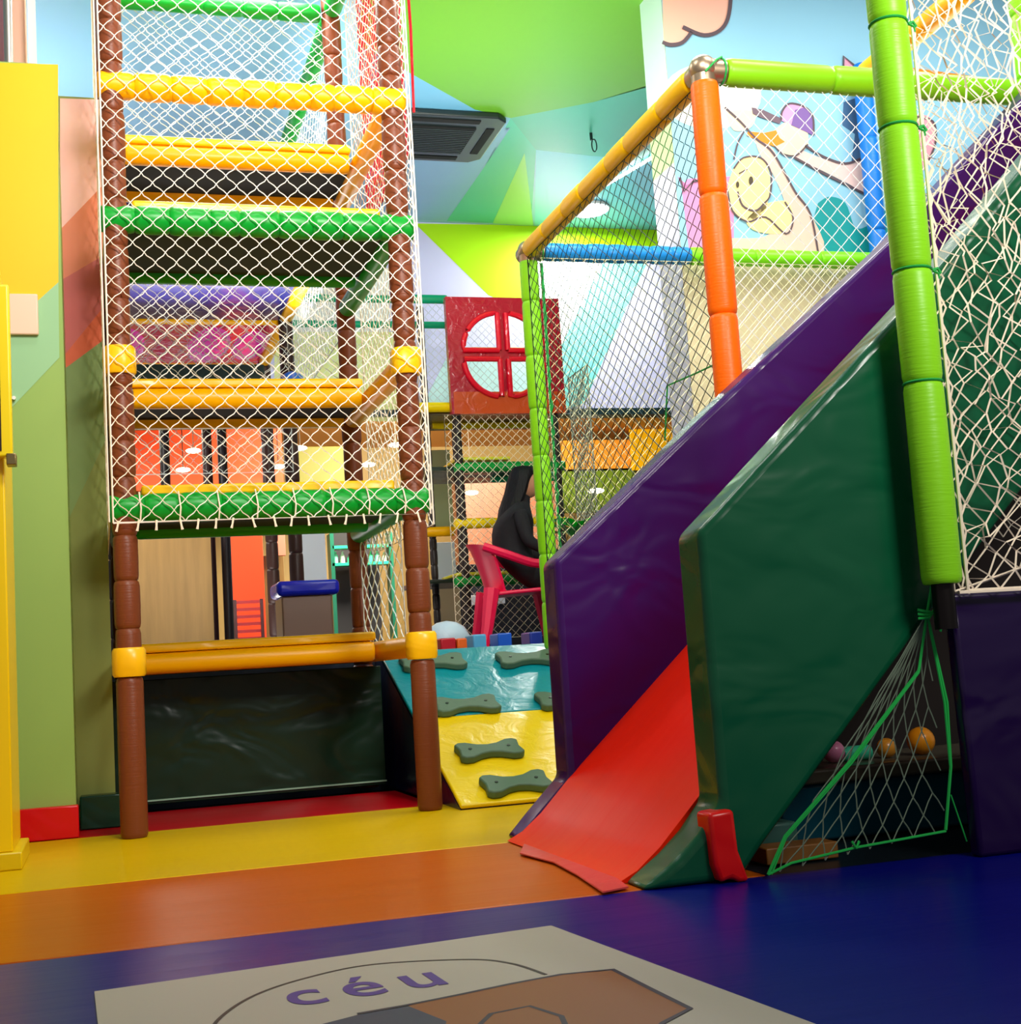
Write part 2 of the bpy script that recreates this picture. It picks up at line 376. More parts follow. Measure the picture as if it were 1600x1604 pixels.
# =================================================================== WALKWAY BEHIND THE TOWER
wk = empty('elevated_walkway', (.6, 2.6, DZ), 'raised crawl walkway with navy and magenta underside panels behind the brown tower', 'play structure')
Y2, Y3 = 3.75, 5.1
for x, y in ((0, Y2), (W, Y2), (W, Y3)): MB().foam((x, y, DZ), (x, y, 4.2), .05, .25, seed=33).build('post', M('foam', '#3a2420'), wk)
for x in (0, W):
    bar((x, D + .07, Z[5]), (x, Y2 - .06, Z[5]), YEL, .05, 1, wk); bar((x, Y2 + .06, Z[5]), (x, Y3 - .06, Z[5]), YEL, .05, 1, wk)
    bar((x, D + .07, ZT), (x, Y2 - .06, ZT), GRN, .05, .4, wk)
for y in (Y2, Y3): bar((.06, y, Z[5]), (W - .06, y, Z[5]), YEL, .05, 1, wk)
MB().box(.05, D + .12, Z[5] - .03, W - .05, Y2 - .06, Z[5] + .03).build('underside_panel', M('vinyl', '#20205e'), wk, bevel=.01)
MB().box(.05, Y2 + .06, Z[5] - .03, W - .05, Y3 - .06, Z[5] + .03).build('underside_panel', M('moulded', '#c2124e'), wk, bevel=.01)
mb = MB()
for (x, r) in ((.12, .11), (.72, .12), (1.02, .1)): mb.sphere((x, Y2 + .7, Z[5] - .03), r * 1.3, 14, 8, (1, 3.6, .12))
mb.build('cushion', M('moulded', '#f030b8'), wk)
MB().box(.05, 3.0, 2.44, W - .25, 3.5, 2.6).build('underside_panel', M('matte', '#0c2a22'), wk, bevel=.01)
net('net', WROPE, wk, (0, Y2 - .06, 2.0), (W, 0, 0), (0, 0, 2.1), .1, .1, .0028, .01, 12)
net('net', WROPE, wk, (W + .06, D + .1, 2.5), (0, Y2 - D, 0), (0, 0, 1.8), .12, .1, .0026, .01, 13)
# =================================================================== CLIMBING RAMP
RX0, RX1 = 1.3, 2.75; RY0, RY1, RZ1 = -.12, 1.45, .67
rp = empty('climbing_ramp', (1.9, .6, 0), 'teal and yellow padded climbing ramp with dark bone-shaped footholds', 'climbing ramp')
P0 = Vector((RX0, RY0, 0)); sv = Vector((0, RY1 - RY0, RZ1)); NRM = sv.normalized().cross(Vector((1, 0, 0))) * -1
mb = MB(); mb.prism([(RX0, RY0, 0), (RX0, RY1, RZ1 - .012), (RX0, RY1 + .14, RZ1 - .012), (RX0, RY1 + .14, 0)], (RX1 - RX0, 0, 0)); mb.build('ramp_core', M('vinyl', '#0a1048'), rp)
ym = opl(760, 1124, P0, NRM).y; t_ = (ym - RY0) / (RY1 - RY0)
def rpt(x, t, h=0): return P0 + Vector((x - RX0, 0, 0)) + sv * t + NRM * h
def slab(t0, t1, name, mat): 
    mb = MB(); mb.prism([rpt(RX0, t0, .002), rpt(RX1, t0, .002), rpt(RX1, t1, .002), rpt(RX0, t1, .002)], NRM * .02); return mb.build(name, mat, rp, bevel=.008)
slab(0.0, t_, 'lower_pad', M('shiny', '#f0cc00')); slab(t_ + .002, 1.0, 'upper_pad', M('shiny', '#008a94'))
MB().box(RX0, RY1 - .0, RZ1 - .014, RX1, RY1 + .15, RZ1 + .014).build('top_pad', M('shiny', '#008a94'), rp, bevel=.008)
def hold(cx, cy, wdt=.31, hgt=.15, ang=0):
    c = opl(cx, cy, P0, NRM); s1 = sv.normalized(); xx = Vector((1, 0, 0))
    a_ = xx * math.cos(ang) + s1 * math.sin(ang); b_ = -xx * math.sin(ang) + s1 * math.cos(ang)
    sh = [(-1, -.75), (-.86, -1), (-.62, -.98), (-.3, -.62), (0, -.5), (.3, -.62), (.62, -.98), (.86, -1), (1, -.75), (.93, 0), (1, .75), (.86, 1), (.62, .96), (.3, .6), (0, .5), (-.3, .6), (-.62, .96), (-.86, 1), (-1, .75), (-.93, 0)]
    mb = MB(); mb.prism([c + NRM * .023 + a_ * u * wdt / 2 + b_ * v * hgt / 2 for u, v in sh], NRM * .036)
    o = mb.build('foothold', M('rubber', '#4d6a50'), rp, bevel=.008)
    for q in (-.6, .6):
        p = c + NRM * .058 + a_ * q * wdt / 2; MB().tube([p, p + NRM * .004], .008, 10).build('bolt', M('metal', '#30342c'), o)
for h_ in ((678, 1049, .34, .17), (828, 1043, .34, .17), (730, 1117, .32, .17), (890, 1108, .32, .17), (766, 1189, .30, .15, .04), (808, 1241, .30, .16, .06)): hold(*h_)
# =================================================================== SLIDE
sl = empty('padded_slide', (2.3, -1.8, 0), 'wide red padded slide between a purple and a green side wall', 'slide')
PY0, PY1 = -1.245, -1.09
q = [(1.21, 0.0), (1.285, .075), (1.405, .19)]
top = [(1.405, .93), (2.0, 1.43), (2.87, 2.13), (3.55, 2.75), (4.3, 3.45)]
low = [(4.3, 2.75), (1.9, .55), (1.5, .16), (1.35, .0)]
mb = MB(); mb.prism([(x, PY0, z) for x, z in q + top + low], (0, PY1 - PY0, 0)); mb.build('far_side_wall', M('vinyl', '#370a5a'), sl, bevel=.022, bseg=4)
GY0, GY1 = -2.42, -2.265
q = [(1.185, 0.0), (1.29, .07), (1.355, .125), (1.42, .2)]
top = [(1.415, .905), (2.16, 1.57), (2.6, 2.0), (3.6, 2.98)]
low = [(3.6, 2.1), (2.9, 1.45), (2.13, .69), (1.52, .07), (1.46, .0)]
mb = MB(); mb.prism([(x, GY0, z) for x, z in q + top + low], (0, GY1 - GY0, 0)); mb.build('near_side_wall', M('vinyl', '#045535'), sl, bevel=.022, bseg=4)
# bed: a swept sheet with a curved foot
prof = [(1.175, .004), (1.23, .03), (1.3, .085), (1.37, .155), (1.45, .235), (1.9, .64), (3.0, 1.63), (4.3, 2.8)]
mb = MB(); mb.prism([(x, GY1 - .01, z) for x, z in prof] + [(x + .05, GY1 - .01, z - .06 if z > .1 else -.003) for x, z in reversed(prof)], (0, PY0 - GY1 + .02, 0))
mb.build('slide_bed', M('mat', '#ff2600'), sl)
mb = MB(); pts = [oz(x, y, .006) for x, y in ((826, 1313), (880, 1326), (930, 1350), (985, 1391), (945, 1399), (905, 1372), (868, 1352), (815, 1338))]
mb.prism(pts, (0, 0, .004)); mb.build('foot_flap', M('shiny', '#e8504a'), sl)  # red vinyl flap, its glare mixed into the salmon colour
MB().prism([(1.62, PY0 - .018, 0), (4.3, PY0 - .018, 0), (4.3, PY0 - .018, 2.6), (1.62, PY0 - .018, .26)], (0, .012, 0)).build('shade_panel', M('matte', '#160a06'), sl, False)  # near-black sheet added to stand in for the shade under the slide
# red padded wrap at the near foot
rw = MB(); A0 = oy(1110, 1270, GY0 - .03); B0 = oy(1150, 1262, GY0 - .03)
A1 = oy(1108, 1381, GY0 - .03); B1 = oy(1145, 1376, GY0 - .03)
x0, x1 = A0.x, B0.x
rw.prism([(x0, GY0 - .03, .18), (x1, GY0 - .03, .185), (x1 + .005, GY0 - .03, .08), (x1 + .03, GY0 - .03, .0), (x1 + .0, GY0 - .03, 0), (x1 - .02, GY0 - .03, .012), (x0 + .02, GY0 - .03, .003), (x0 + .005, GY0 - .03, .05)], (0, .085, 0))
rw.build('foot_wrap', M('vinyl', '#e8100c'), sl, bevel=.012)
# =================================================================== SLIDE FRAME
H = 2.86
Oc = oz(1114, 112, H); Ac = oz(818, 394, H); FX = (Oc.x + Ac.x) / 2; FY0 = Oc.y; FY1 = Ac.y
Rx = oz(1592, 163, H).x; Bx = oy(1378, 405, FY1).x
fr = empty('slide_frame', (3, 0, 0), 'tall padded frame of yellow, orange, lime and blue poles over the slide', 'play frame')
MB().foam((FX, FY0, -.04), (FX, FY0, H - .05), .056, .45, seed=3).build('post', ORA, fr)
MB().foam((FX, FY1, DZ), (FX, FY1, H - .05), .05, .26, seed=4).build('post', LIME, fr)
MB().foam((Bx, FY1, DZ), (Bx, FY1, 4.1), .055, .5, seed=6).build('post', M('foam', '#1478d8'), fr)
MB().foam((Rx, FY0, 1.2), (Rx, FY0, 3.46), .056, .25, seed=7).build('post', LIME, fr)
MB().foam((FX, FY0 + .09, H), (FX, FY1 - .05, H), .054, .3, seed=8).build('crossbar', M('foamx', '#ffc800'), fr)
MB().foam((FX + .09, FY0, H), (Rx, FY0, H), .056, .5, seed=9).build('crossbar', M('foamx', '#86d818'), fr)
xm = oy(1080, 400, FY1).x
MB().foam((FX + .09, FY1, H), (xm, FY1, H), .052, .12, seed=10).build('crossbar', M('foamx', '#1f86d2'), fr)
MB().foam((xm, FY1, H), (Bx, FY1, H), .052, .4, seed=11).build('crossbar', M('foamx', '#7ee01c'), fr)
MB().foam((Rx, FY0 + .05, 3.5), (Rx, .22, 3.5), .055, .3, seed=12).build('crossbar', M('foamx', '#ffa800'), fr)
MB().foam((Rx, FY0, 3.5), (Rx + 1.2, FY0, 3.5), .055, .3, seed=13).build('crossbar', M('foamx', '#ff8a10'), fr)
for (x, y) in ((FX, FY0), (FX, FY1)):
    mb = MB(); mb.sphere((x, y, H + .005), .058, 16, 10); mb.tube([(x, y, H), (x + .085, y, H)], .05, 16); mb.tube([(x, y, H), (x, y + .075, H)], .05, 16); mb.tube([(x, y, H), (x, y, H - .06)], .05, 16)
    jt = mb.build('pipe_elbow', M('metal', '#b09a80'), fr)
    mb = MB(); mb.tube([(x - .02, y - .06, H - .03), (x + .03, y - .062, H + .02), (x + .07, y - .03, H + .05), (x + .08, y + .02, H + .05)], .004, 6)
    mb.tube([(x + .075, y + .052 * math.cos(t), H + .052 * math.sin(t)) for t in [i * .5 for i in range(13)]], .004, 6); mb.build('lashing', GROPE, jt)
net('net', DROPE, fr, (FX - .02, FY0 + .05, 1.0), (0, FY1 - FY0 - .1, 0), (0, 0, H - 1.05), .1, .068, .0022, .004, 21, curve=False)
net('net', M('rope', '#efe9b8'), fr, (FX + .05, FY1 - .05, 1.0), (Bx - FX - .1, 0, 0), (0, 0, H - 1.05), .062, .062, .0018, .003, 22, curve=False)
net('net', WROPE, fr, (FX + .06, FY0, 1.3), (Rx - FX - .1, 0, 0), (0, 0, H - 1.35), .078, .078, .0019, .003, 23, curve=False)
mb = MB()
mb.tube([(FX + .062 + .006 * math.cos(t * 2.3), FY1 - .05 + .008 * math.sin(t * 3), 1.0 + t * .06) for t in [i * .5 for i in range(58)]], .004, 5)
mb.tube([(FX + .058, FY1 - .04, DZ + .3), (FX + .06, FY1 - .05, H - .08)], .008, 6)
mb.build('net_lacing', GROPE, fr)
mb = MB(); mb.tube([ox(1143, 560, FX), ox(1090, 585, FX), ox(1046, 604, FX), ox(1044, 640, FX), ox(1042, 690, FX)], .004, 6); mb.build('hem_rope', GROPE, fr)
# =================================================================== NEAR RIGHT FRAME
nf = empty('net_frame', (2.1, -2.5, 0), 'thick lime green padded post with a white tangled net beside the green slide wall', 'play frame')
NY = -2.52
pb = oy(1484, 915, NY); pt_ = oy(1375, -60, NY); px_ = (pb.x + pt_.x) / 2
mb = MB(); cuts = [pb.z] + [oy(1440, y, NY).z for y in (600, 425, 203, 42)] + [oy(1375, -120, NY).z]
for a_, b_ in zip(cuts, cuts[1:]): mb.foam((px_, NY, a_), (px_, NY, b_), .0555, 5, 20)
mb.build('post', LIME, nf)
MB().tube([(px_, NY, pb.z - .12), (px_, NY, 2.5)], .03, 12).build('steel_pipe', M('metal', '#2a2626'), nf)
for y in (600, 425, 203, 42):
    z = oy(1440, y, NY).z; mb = MB()
    mb.tube([(px_ + .052 * math.cos(t), NY + .052 * math.sin(t), z) for t in [i * math.pi / 10 for i in range(21)]], .0035, 5, False)
    if y != 600:
        c = Vector((px_ + .058, NY - .012, z)); mb.tube([c, c + Vector((.012, -.005, .004)), c + Vector((.022, 0, -.008))], [.006, .005, .007], 6)
        mb.tube([c, c + Vector((.014, -.006, -.01)), c + Vector((.016, 0, -.022))], [.005, .003, .006], 6)
    mb.build('tie_cord', GROPE, nf)
XR = 3.3
NX = px_ + .07
net('net', ROPEC, nf, (NX, NY - .01, .71), (XR - NX, 0, 0), (0, 0, 2.0), .082, .078, .0031, .05, 31, curve=False, step=2)
net('net', ROPEC, nf, (NX, NY + .05, .71), (XR - NX, 0, .3), (-.0, 0, 2.0), .1, .095, .0029, .06, 36, curve=False, step=2)
net('net', M('rope', '#d8d2c0'), nf, (oy(1445, 500, NY + .6).x, NY + .6, .9), (1.5, 0, 0), (0, 0, 2.2), .1, .09, .0024, .05, 37, curve=False, step=2, rim=False)
mb = MB(); mb.tube([(NX - .03, NY - .012, .705), (XR, NY - .012, .705)], .006, 6); mb.tube([(NX, NY - .012, .7), (NX, NY - .012, 2.7)], .005, 6); mb.build('border_cord', ROPEC, nf)
pp = MB(); zt = oy(1550, 926, NY).z
pp.prism([(px_ + .05, NY + .02, 0), (XR, NY + .02, 0), (XR, NY + .02, zt), (px_ + .04, NY + .02, zt)], (0, .05, 0)); pp.build('base_panel', M('vinyl', '#1e073c'), nf, bevel=.012)
# lower net tied to the post
ln = empty('lower_net', (1.75, -2.44, 0), 'dark triangular net with bright green ropes below the green slide wall', 'net')
LY = -2.45
Kn = Vector((px_ - .01, LY, .655)); FLt = Vector((1.52, LY, .012)); FRt = Vector((px_ + .0, LY, .035)); n1 = oy(1483, 985, LY)
mb = MB()
mb.tube([Kn, oy(1440, 1050, LY), oy(1330, 1195, LY), oy(1230, 1310, LY), FLt], .0042, 6)
mb.tube([Kn, oy(1440, 1053, LY), oy(1335, 1195, LY), oy(1232, 1312, LY), FLt + Vector((.01, 0, 0))], .003, 6)
mb.tube([Kn, oy(1484, 1100, LY), oy(1490, 1200, LY), oy(1482, 1300, LY)], .0045, 6); mb.tube([Kn, oy(1480, 1100, LY), oy(1489, 1200, LY)], .0035, 6)
mb.tube([FLt, oy(1240, 1352, LY), oy(1340, 1328, LY), oy(1482, 1302, LY)], .0036, 6)
mb.tube([oy(1490, 1245, LY), oy(1515, 1318, LY)], .0022, 6)
for t in range(3): mb.tube([Kn + Vector((-.035, -.01, .012 * t - .012)), Kn + Vector((-.01, -.024, .008 * t - .012)), Kn + Vector((.02, -.02, .02 - .01 * t)), Kn + Vector((.038, -.004, .02 + .008 * t))], .0042, 6)
mb.tube([Kn + Vector((.02, -.01, .01)), Kn + Vector((.036, -.02, -.02)), Kn + Vector((.03, -.01, -.05))], .0035, 6); mb.tube([Kn, Kn + Vector((.012, -.01, .06)), Kn + Vector((.03, 0, .1))], .004, 6)
mb.tube([oy(1335, 1318, LY), oy(1342, 1328, LY - .01), oy(1346, 1318, LY)], .004, 5)
mb.build('rope', M('rope', '#10b648'), ln)
# fan-shaped mesh: strands gathered at the knot
mb = MB(); rows = 9; colsn = 8
def fan(u, v):   # v 0 at knot, 1 at floor
    l = Kn.lerp(FLt, v); r = Kn.lerp(oy(1482, 1300, LY), v); u2 = u; p = l.lerp(r, u2); p.z += -.03 * math.sin(math.pi * u) * v * (1 - v); p.y += .05 * math.sin(math.pi * u) * math.sin(math.pi * v); return p
vr = [(.02 + .98 * (i / rows) ** .8) for i in range(rows + 1)]
for i in range(rows):
    for j in range(colsn):
        u0 = (j + .5 * (i % 2)) / colsn; 
        for du in (-.5, .5):
            u1 = u0 + du / colsn
            if 0 <= u1 <= 1 and 0 <= u0 <= 1: mb.tube([fan(u0, vr[i]), fan((u0 + u1) / 2, (vr[i] + vr[i + 1]) / 2 - .008), fan(u1, vr[i + 1])], .0019, 4, False)
mb.build('mesh', M('rope', '#6c7c68'), ln)
# things kept in the dark under the slide
b0 = oy(1282, 1195, -1.9)
st = empty('storage_bench', (2.3, -1.75, 0), 'low dark teal padded bench in the shade under the slide', 'bench')
zb = oy(1390, 1195, -1.95).z
MB().box(1.82, -1.95, zb - .045, 3.3, -1.5, zb).build('seat_board', M('vinyl', '#5e5a4a'), st, bevel=.01)
MB().box(1.84, -1.93, 0, 3.28, -1.52, zb - .046).build('bench_box', M('vinyl', '#0c4a5c'), st, bevel=.01)
def ball(px, py, r, h, label, y=-1.8, zc_=None, name='play_ball'):
    p = oy(px, py, y); o = MB().sphere((p.x, y, (zb if zc_ is None else zc_) + r), r, 18, 12).build(name, M('plastic', h), None); return tag(o, label, 'ball')
ball(1306, 1170, .035, '#e08ab0', 'small pink ball on the dark bench under the slide')
ball(1386, 1140, .032, '#d8902c', 'smaller ochre yellow ball on the dark bench under the slide')
ball(1440, 1130, .045, '#f09818', 'bigger orange ball on the dark bench under the slide')
p = oy(1318, 1166, -1.8); q_ = oy(1352, 1166, -1.8)
tag(MB().tube([(p.x, -1.8, zb + .024), (q_.x + .02, -1.8, zb + .024)], .024, 16).build('foam_roller', M('plastic', '#34b48c'), None), 'short mint green foam roller beside the pink ball on the dark bench', 'roller')
p = oz(1212, 1285, 0); tg = MB().box(1.66, -2.1, 0, 1.8, -1.95, .09).build('toy_block', M('plastic', '#3c6a60'), None, bevel=.01); tag(tg, 'dark grey-green toy block on the floor under the slide', 'toy')
p = MB().box(1.62, -2.25, 0, 1.84, -2.15, .045).build('wooden_plank', M('wood', '#8a5a20'), None, bevel=.004); tag(p, 'short brown wooden plank on the floor under the slide', 'plank')
MBp = MB().sphere((1.72, -2.03, .09 + .02), .02, 12, 8).build('play_ball', M('plastic', '#f0b070')); tag(MBp, 'tiny pale orange ball on top of the grey-green block', 'ball')
# =================================================================== FLOOR SHEET with hopscotch print
SZ = .004
sh = empty('printed_sheet', (.4, -3.2, 0), 'white hopscotch sheet printed with the word céu on the blue floor', 'printed sheet')
MB().prism([(-.135, -2.815, .001), (.845, -2.715, .001), (.985, -4.05, .001), (-.1, -4.05, .001)], (0, 0, .0025)).build('sheet', M('paint', '#b5ad9e'), sh, False)
def ribbon(mb, pts, w_, z):
    P = [Vector((p.x, p.y, z)) for p in pts]; L_ = []; Rr = []
    for i, p in enumerate(P):
        t = (P[min(i + 1, len(P) - 1)] - P[max(i - 1, 0)]).normalized(); n = Vector((-t.y, t.x, 0)); L_.append(p + n * w_ / 2); Rr.append(p - n * w_ / 2)
    n = len(P); mb.add(L_ + Rr, [(i, i + 1, n + i + 1, n + i) for i in range(n - 1)])
def spl(pts, k=8):   # Catmull-Rom
    P = [Vector(p) for p in pts]; out = []
    for i in range(len(P) - 1):
        a, b, c, d = P[max(i - 1, 0)], P[i], P[i + 1], P[min(i + 2, len(P) - 1)]
        for j in range(k):
            t = j / k; out.append(.5 * ((2 * b) + (c - a) * t + (2 * a - 5 * b + 4 * c - d) * t * t + (3 * b - a - 3 * c + d) * t ** 3))
    out.append(P[-1]); return out
mb = MB(); ribbon(mb, spl([oz(x, y, 0) for x, y in ((318, 1640), (345, 1598), (400, 1562), (480, 1535), (582, 1514), (730, 1506), (800, 1512), (856, 1530))]), .008, SZ + .0002)
mb.build('cloud_outline', M('paint', '#2c1c1c'), sh)
cu = bpy.data.curves.new('t', 'FONT'); cu.body = 'céu'; cu.size = 1; cu.space_character = 1.35; cu.offset = .012
to = bpy.data.objects.new('t', cu); C.objects.link(to); bpy.context.view_layer.update()
me = bpy.data.meshes.new_from_object(to.evaluated_get(bpy.context.evaluated_depsgraph_get())); bpy.data.objects.remove(to)
A_ = oz(460, 1580, 0); B_ = oz(703, 1544, 0); T_ = oz(452, 1553, 0); mnx = min(v.co.x for v in me.vertices); mxx = max(v.co.x for v in me.vertices)
ux = (B_ - A_) / (mxx - mnx); uy = Vector((-ux.y, ux.x, 0)).normalized() * ((T_ - A_).length / .58)
tx = bpy.data.objects.new('lettering', me); C.objects.link(tx); tx.parent = sh; og = wloc(sh)
for v in me.vertices: p = A_ + ux * (v.co.x - mnx) + uy * v.co.y; v.co = Vector((p.x, p.y, SZ + .0004)) - og
me.materials.clear(); me.materials.append(M('paint', '#4a2a8a'))
fig = [(640, 1578), (720, 1562), (800, 1545), (880, 1530), (960, 1524), (1020, 1555), (1078, 1584), (1052, 1600), (1000, 1640), (800, 1640), (660, 1620)]
MB().prism([(lambda p: (p.x, p.y, SZ + .0002))(oz(x, y, 0)) for x, y in fig], (0, 0, .0002)).build('figure', M('paint', '#8e5014'), sh, False)
mb = MB(); ribbon(mb, [oz(x, y, 0) for x, y in ((560, 1592), (640, 1578), (720, 1562), (800, 1545), (880, 1530), (960, 1522), (1020, 1553), (1082, 1584), (1040, 1606), (1000, 1640))], .011, SZ + .0007)
ribbon(mb, [oz(x, y, 0) for x, y in ((720, 1640), (770, 1592), (830, 1580), (880, 1596), (900, 1640))], .01, SZ + .0007)
mb.build('figure_outline', M('paint', '#1c1030'), sh, False)
MB().prism([(lambda p: (p.x, p.y, SZ + .0003))(oz(x, y, 0)) for x, y in ((440, 1625), (560, 1594), (640, 1580), (700, 1604), (690, 1640), (430, 1640))], (0, 0, .0002)).build('figure', M('paint', '#22324e'), sh, False)
# =================================================================== MURAL on the right wall
mu = empty('wall_mural', (XM + 1.2, YM, zc), 'painted stork carrying a baby in a cloth bundle on the pale blue wall', 'mural')
def mpts(px, lay): return [oy(x, y, YM - .003 - .0012 * lay) for x, y in px]
def ell(cx, cy, rx, ry, n=28, a0=0, a1=360, rot=0):
    o = []
    for i in range(n):
        t = math.radians(a0 + (a1 - a0) * i / (n - (0 if a1 - a0 == 360 else 1))); x = rx * math.cos(t); y = ry * math.sin(t); r = math.radians(rot)
        o.append((cx + x * math.cos(r) - y * math.sin(r), cy + x * math.sin(r) + y * math.cos(r)))
    return o
def shape(name, h, px, lay, sm=False):
    if sm: px = [(p.x, p.y) for p in spl([(x, y, 0) for x, y in px] + [(px[0][0], px[0][1], 0)], 5)][:-1]
    return MB().prism(mpts(px, lay), (0, .001, 0)).build(name, M('paint', h), mu, False)
def stroke(px, wpx, lay, sm=True):
    P = [Vector((x, y, 0)) for x, y in px]; P = spl(P, 5) if sm else P
    L_ = []; Rr = []
    for i, p in enumerate(P):
        t = (P[min(i + 1, len(P) - 1)] - P[max(i - 1, 0)]).normalized(); n = Vector((-t.y, t.x, 0)) * wpx / 2; L_.append(p + n); Rr.append(p - n)
    n = len(P); return [oy(p.x, p.y, YM - .003 - .0012 * lay) for p in L_ + Rr], [(i, n + i, n + i + 1, i + 1) for i in range(n - 1)]
cl = [(1030, -70), (1140, -60), (1146, 10), (1140, 40), (1110, 55), (1082, 48), (1072, 62), (1055, 71), (1037, 66)]
shape('cloud', '#f0b49c', [(1036, -80), (1140, -80)] + ell(1100, 12, 46, 43, 14, -40, 110) + ell(1052, 35, 34, 36, 10, 30, 110), 1)
shape('pink_house', '#d98cb8', [(1068, 292), (1078, 280), (1150, 276), (1150, 392), (1080, 392)], 1)
shape('pink_house', '#b86a9c', [(1062, 276), (1072, 300), (1084, 286), (1076, 290)], 2)
shape('sun_glow', '#f6f2e0', ell(1115, 150, 78, 52), 1)
shape('bush', '#0f9496', [(1282, 318), (1275, 350), (1280, 400), (1420, 405), (1420, 350), (1385, 330), (1362, 352), (1340, 356), (1325, 318), (1300, 308)], 2, True)
shape('cloth_bundle', '#e0bfae', [(1180, 205), (1210, 232), (1240, 290), (1268, 330), (1282, 405), (1100, 405), (1130, 375), (1200, 370), (1230, 330), (1215, 280), (1190, 240)], 3, True)
shape('baby', '#f2da94', [(1150, 262), (1165, 246), (1190, 246), (1205, 268), (1206, 300), (1196, 335), (1170, 345), (1146, 330), (1140, 295)], 4, True)
shape('baby', '#f2da94', [(1196, 320), (1232, 315), (1242, 340), (1225, 365), (1185, 362), (1170, 345)], 4, True)
shape('stork', '#e6d6b4', [(1212, 205), (1235, 190), (1262, 200), (1266, 226), (1250, 242), (1228, 240), (1214, 226)], 4, True)
shape('stork', '#e9c9c0', [(1250, 232), (1280, 245), (1320, 256), (1345, 252), (1362, 262), (1356, 300), (1330, 288), (1290, 268), (1246, 246)], 3, True)
shape('stork', '#e6d6b4', [(1138, 178), (1160, 172), (1184, 178), (1176, 200), (1150, 204)], 3, True)
shape('beak', '#f08a1c', [(1172, 206), (1198, 208), (1216, 204), (1222, 216), (1230, 222), (1214, 230), (1170, 212)], 5)
shape('cap', '#d99ac6', [(1224, 178), (1238, 163), (1262, 170), (1270, 190), (1262, 205), (1242, 196), (1224, 188)], 5, True)
shape('cap', '#7c5c9e', [(1246, 172), (1262, 168), (1274, 184), (1274, 212), (1258, 204), (1240, 196)], 6)
shape('cap', '#6e5a66', [(1178, 168), (1196, 172), (1226, 186), (1222, 194), (1192, 184), (1180, 178)], 6)
shape('cat', '#e88a20', [(1334, 122), (1346, 106), (1372, 98), (1530, 120), (1530, 150), (1334, 140)], 1)
shape('cat', '#e8a0b8', [(1324, 90), (1344, 110), (1332, 122), (1322, 122)], 2)
shape('house', '#44688c', [(1322, 160), (1352, 150), (1352, 262), (1334, 256), (1340, 210), (1320, 196)], 1)
shape('flower', '#d89aa8', [(1430, 180), (1458, 184), (1466, 220), (1452, 262), (1432, 262)], 1, True)
vs_, fs_ = [], []; mb = MB()
for px, w_, sm in (([(1146, -60), (1144, 12), (1132, 44), (1104, 55), (1070, 42)], 6, True), ([(1084, 50), (1070, 66), (1052, 70), (1038, 66)], 6, True),
                   ([(1150, 264), (1165, 247), (1192, 247), (1208, 270), (1207, 305), (1198, 318)], 2.5, True), ([(1140, 296), (1148, 330), (1172, 347), (1200, 340), (1232, 366), (1243, 342), (1230, 316)], 2.5, True),
                   ([(1156, 300), (1164, 322), (1184, 330), (1198, 318)], 3, True), ([(1158, 272), (1172, 264)], 2, False),
                   ([(1244, 246), (1290, 271), (1330, 291), (1356, 304)], 3.5, True), ([(1262, 228), (1292, 246), (1325, 256), (1352, 247)], 3.5, True),
                   ([(1224, 188), (1226, 174), (1238, 162), (1262, 168), (1274, 184), (1275, 212)], 3, True), ([(1214, 228), (1228, 242), (1248, 243), (1266, 226)], 2.5, True),
                   ([(1322, 122), (1322, 88), (1346, 108)], 3.5, False), ([(1136, 168), (1160, 190), (1184, 216), (1212, 240), (1246, 300), (1270, 335), (1283, 400)], 3, True),
                   ([(1150, 250), (1156, 225), (1166, 206)], 2.5, True), ([(1066, 278), (1072, 300), (1086, 284), (1110, 280)], 3, False), ([(1430, 182), (1462, 190), (1466, 224), (1450, 262)], 3, True)):
    v_, f_ = stroke(px, w_, 7, sm); MB().add(v_, f_).build('outline', M('paint', '#5a4a50'), mu, False)
for e_ in (ell(1177, 283, 3.5, 7, 12), ell(1156, 289, 2.5, 5, 12)): MB().prism(mpts(e_, 8), (0, .001, 0)).build('eye', M('paint', '#4a4030'), mu, False)
# =================================================================== CEILING THINGS
ac = empty('ceiling_air_conditioner', (2.28, 3.5, CZ - .03), 'black square air conditioner cassette set in the painted ceiling', 'air conditioner')
pc = [oz(x, y, CZ) for x, y in ((798, 176), (760, 247))]; x1 = pc[0].x; x0 = x1 - .95; y1 = pc[1].y; y0 = pc[0].y
def rr(x0, y0, x1, y1, r): return [(x0 + r, y0), (x1 - r, y0), (x1, y0 + r), (x1, y1 - r), (x1 - r, y1), (x0 + r, y1), (x0, y1 - r), (x0, y0 + r)]
MB().prism([(x, y, CZ - .005) for x, y in rr(x0, y0, x1, y1, .08)], (0, 0, -.045)).build('casing', M('plastic', '#1e2a2a'), ac, bevel=.012)
MB().box(x0 + .2, y0 + .2, CZ - .062, x1 - .2, y1 - .2, CZ - .0505).build('grille', M('matte', '#0c1212'), ac)
mb = MB()
for i in range(14): yy = y0 + .23 + i * (y1 - y0 - .46) / 13; mb.box(x0 + .21, yy, CZ - .066, x1 - .21, yy + .008, CZ - .0625)
mb.build('grille_slats', M('plastic', '#20302e'), ac)
for (a, b, c, d) in ((x0 + .2, y0 + .06, x1 - .2, y0 + .12), (x0 + .2, y1 - .12, x1 - .2, y1 - .06), (x1 - .12, y0 + .2, x1 - .06, y1 - .2), (x0 + .06, y0 + .2, x0 + .12, y1 - .2)):
    MB().box(a, b, CZ - .056, c, d, CZ - .0505).build('air_outlet', M('matte', '#050707'), ac)
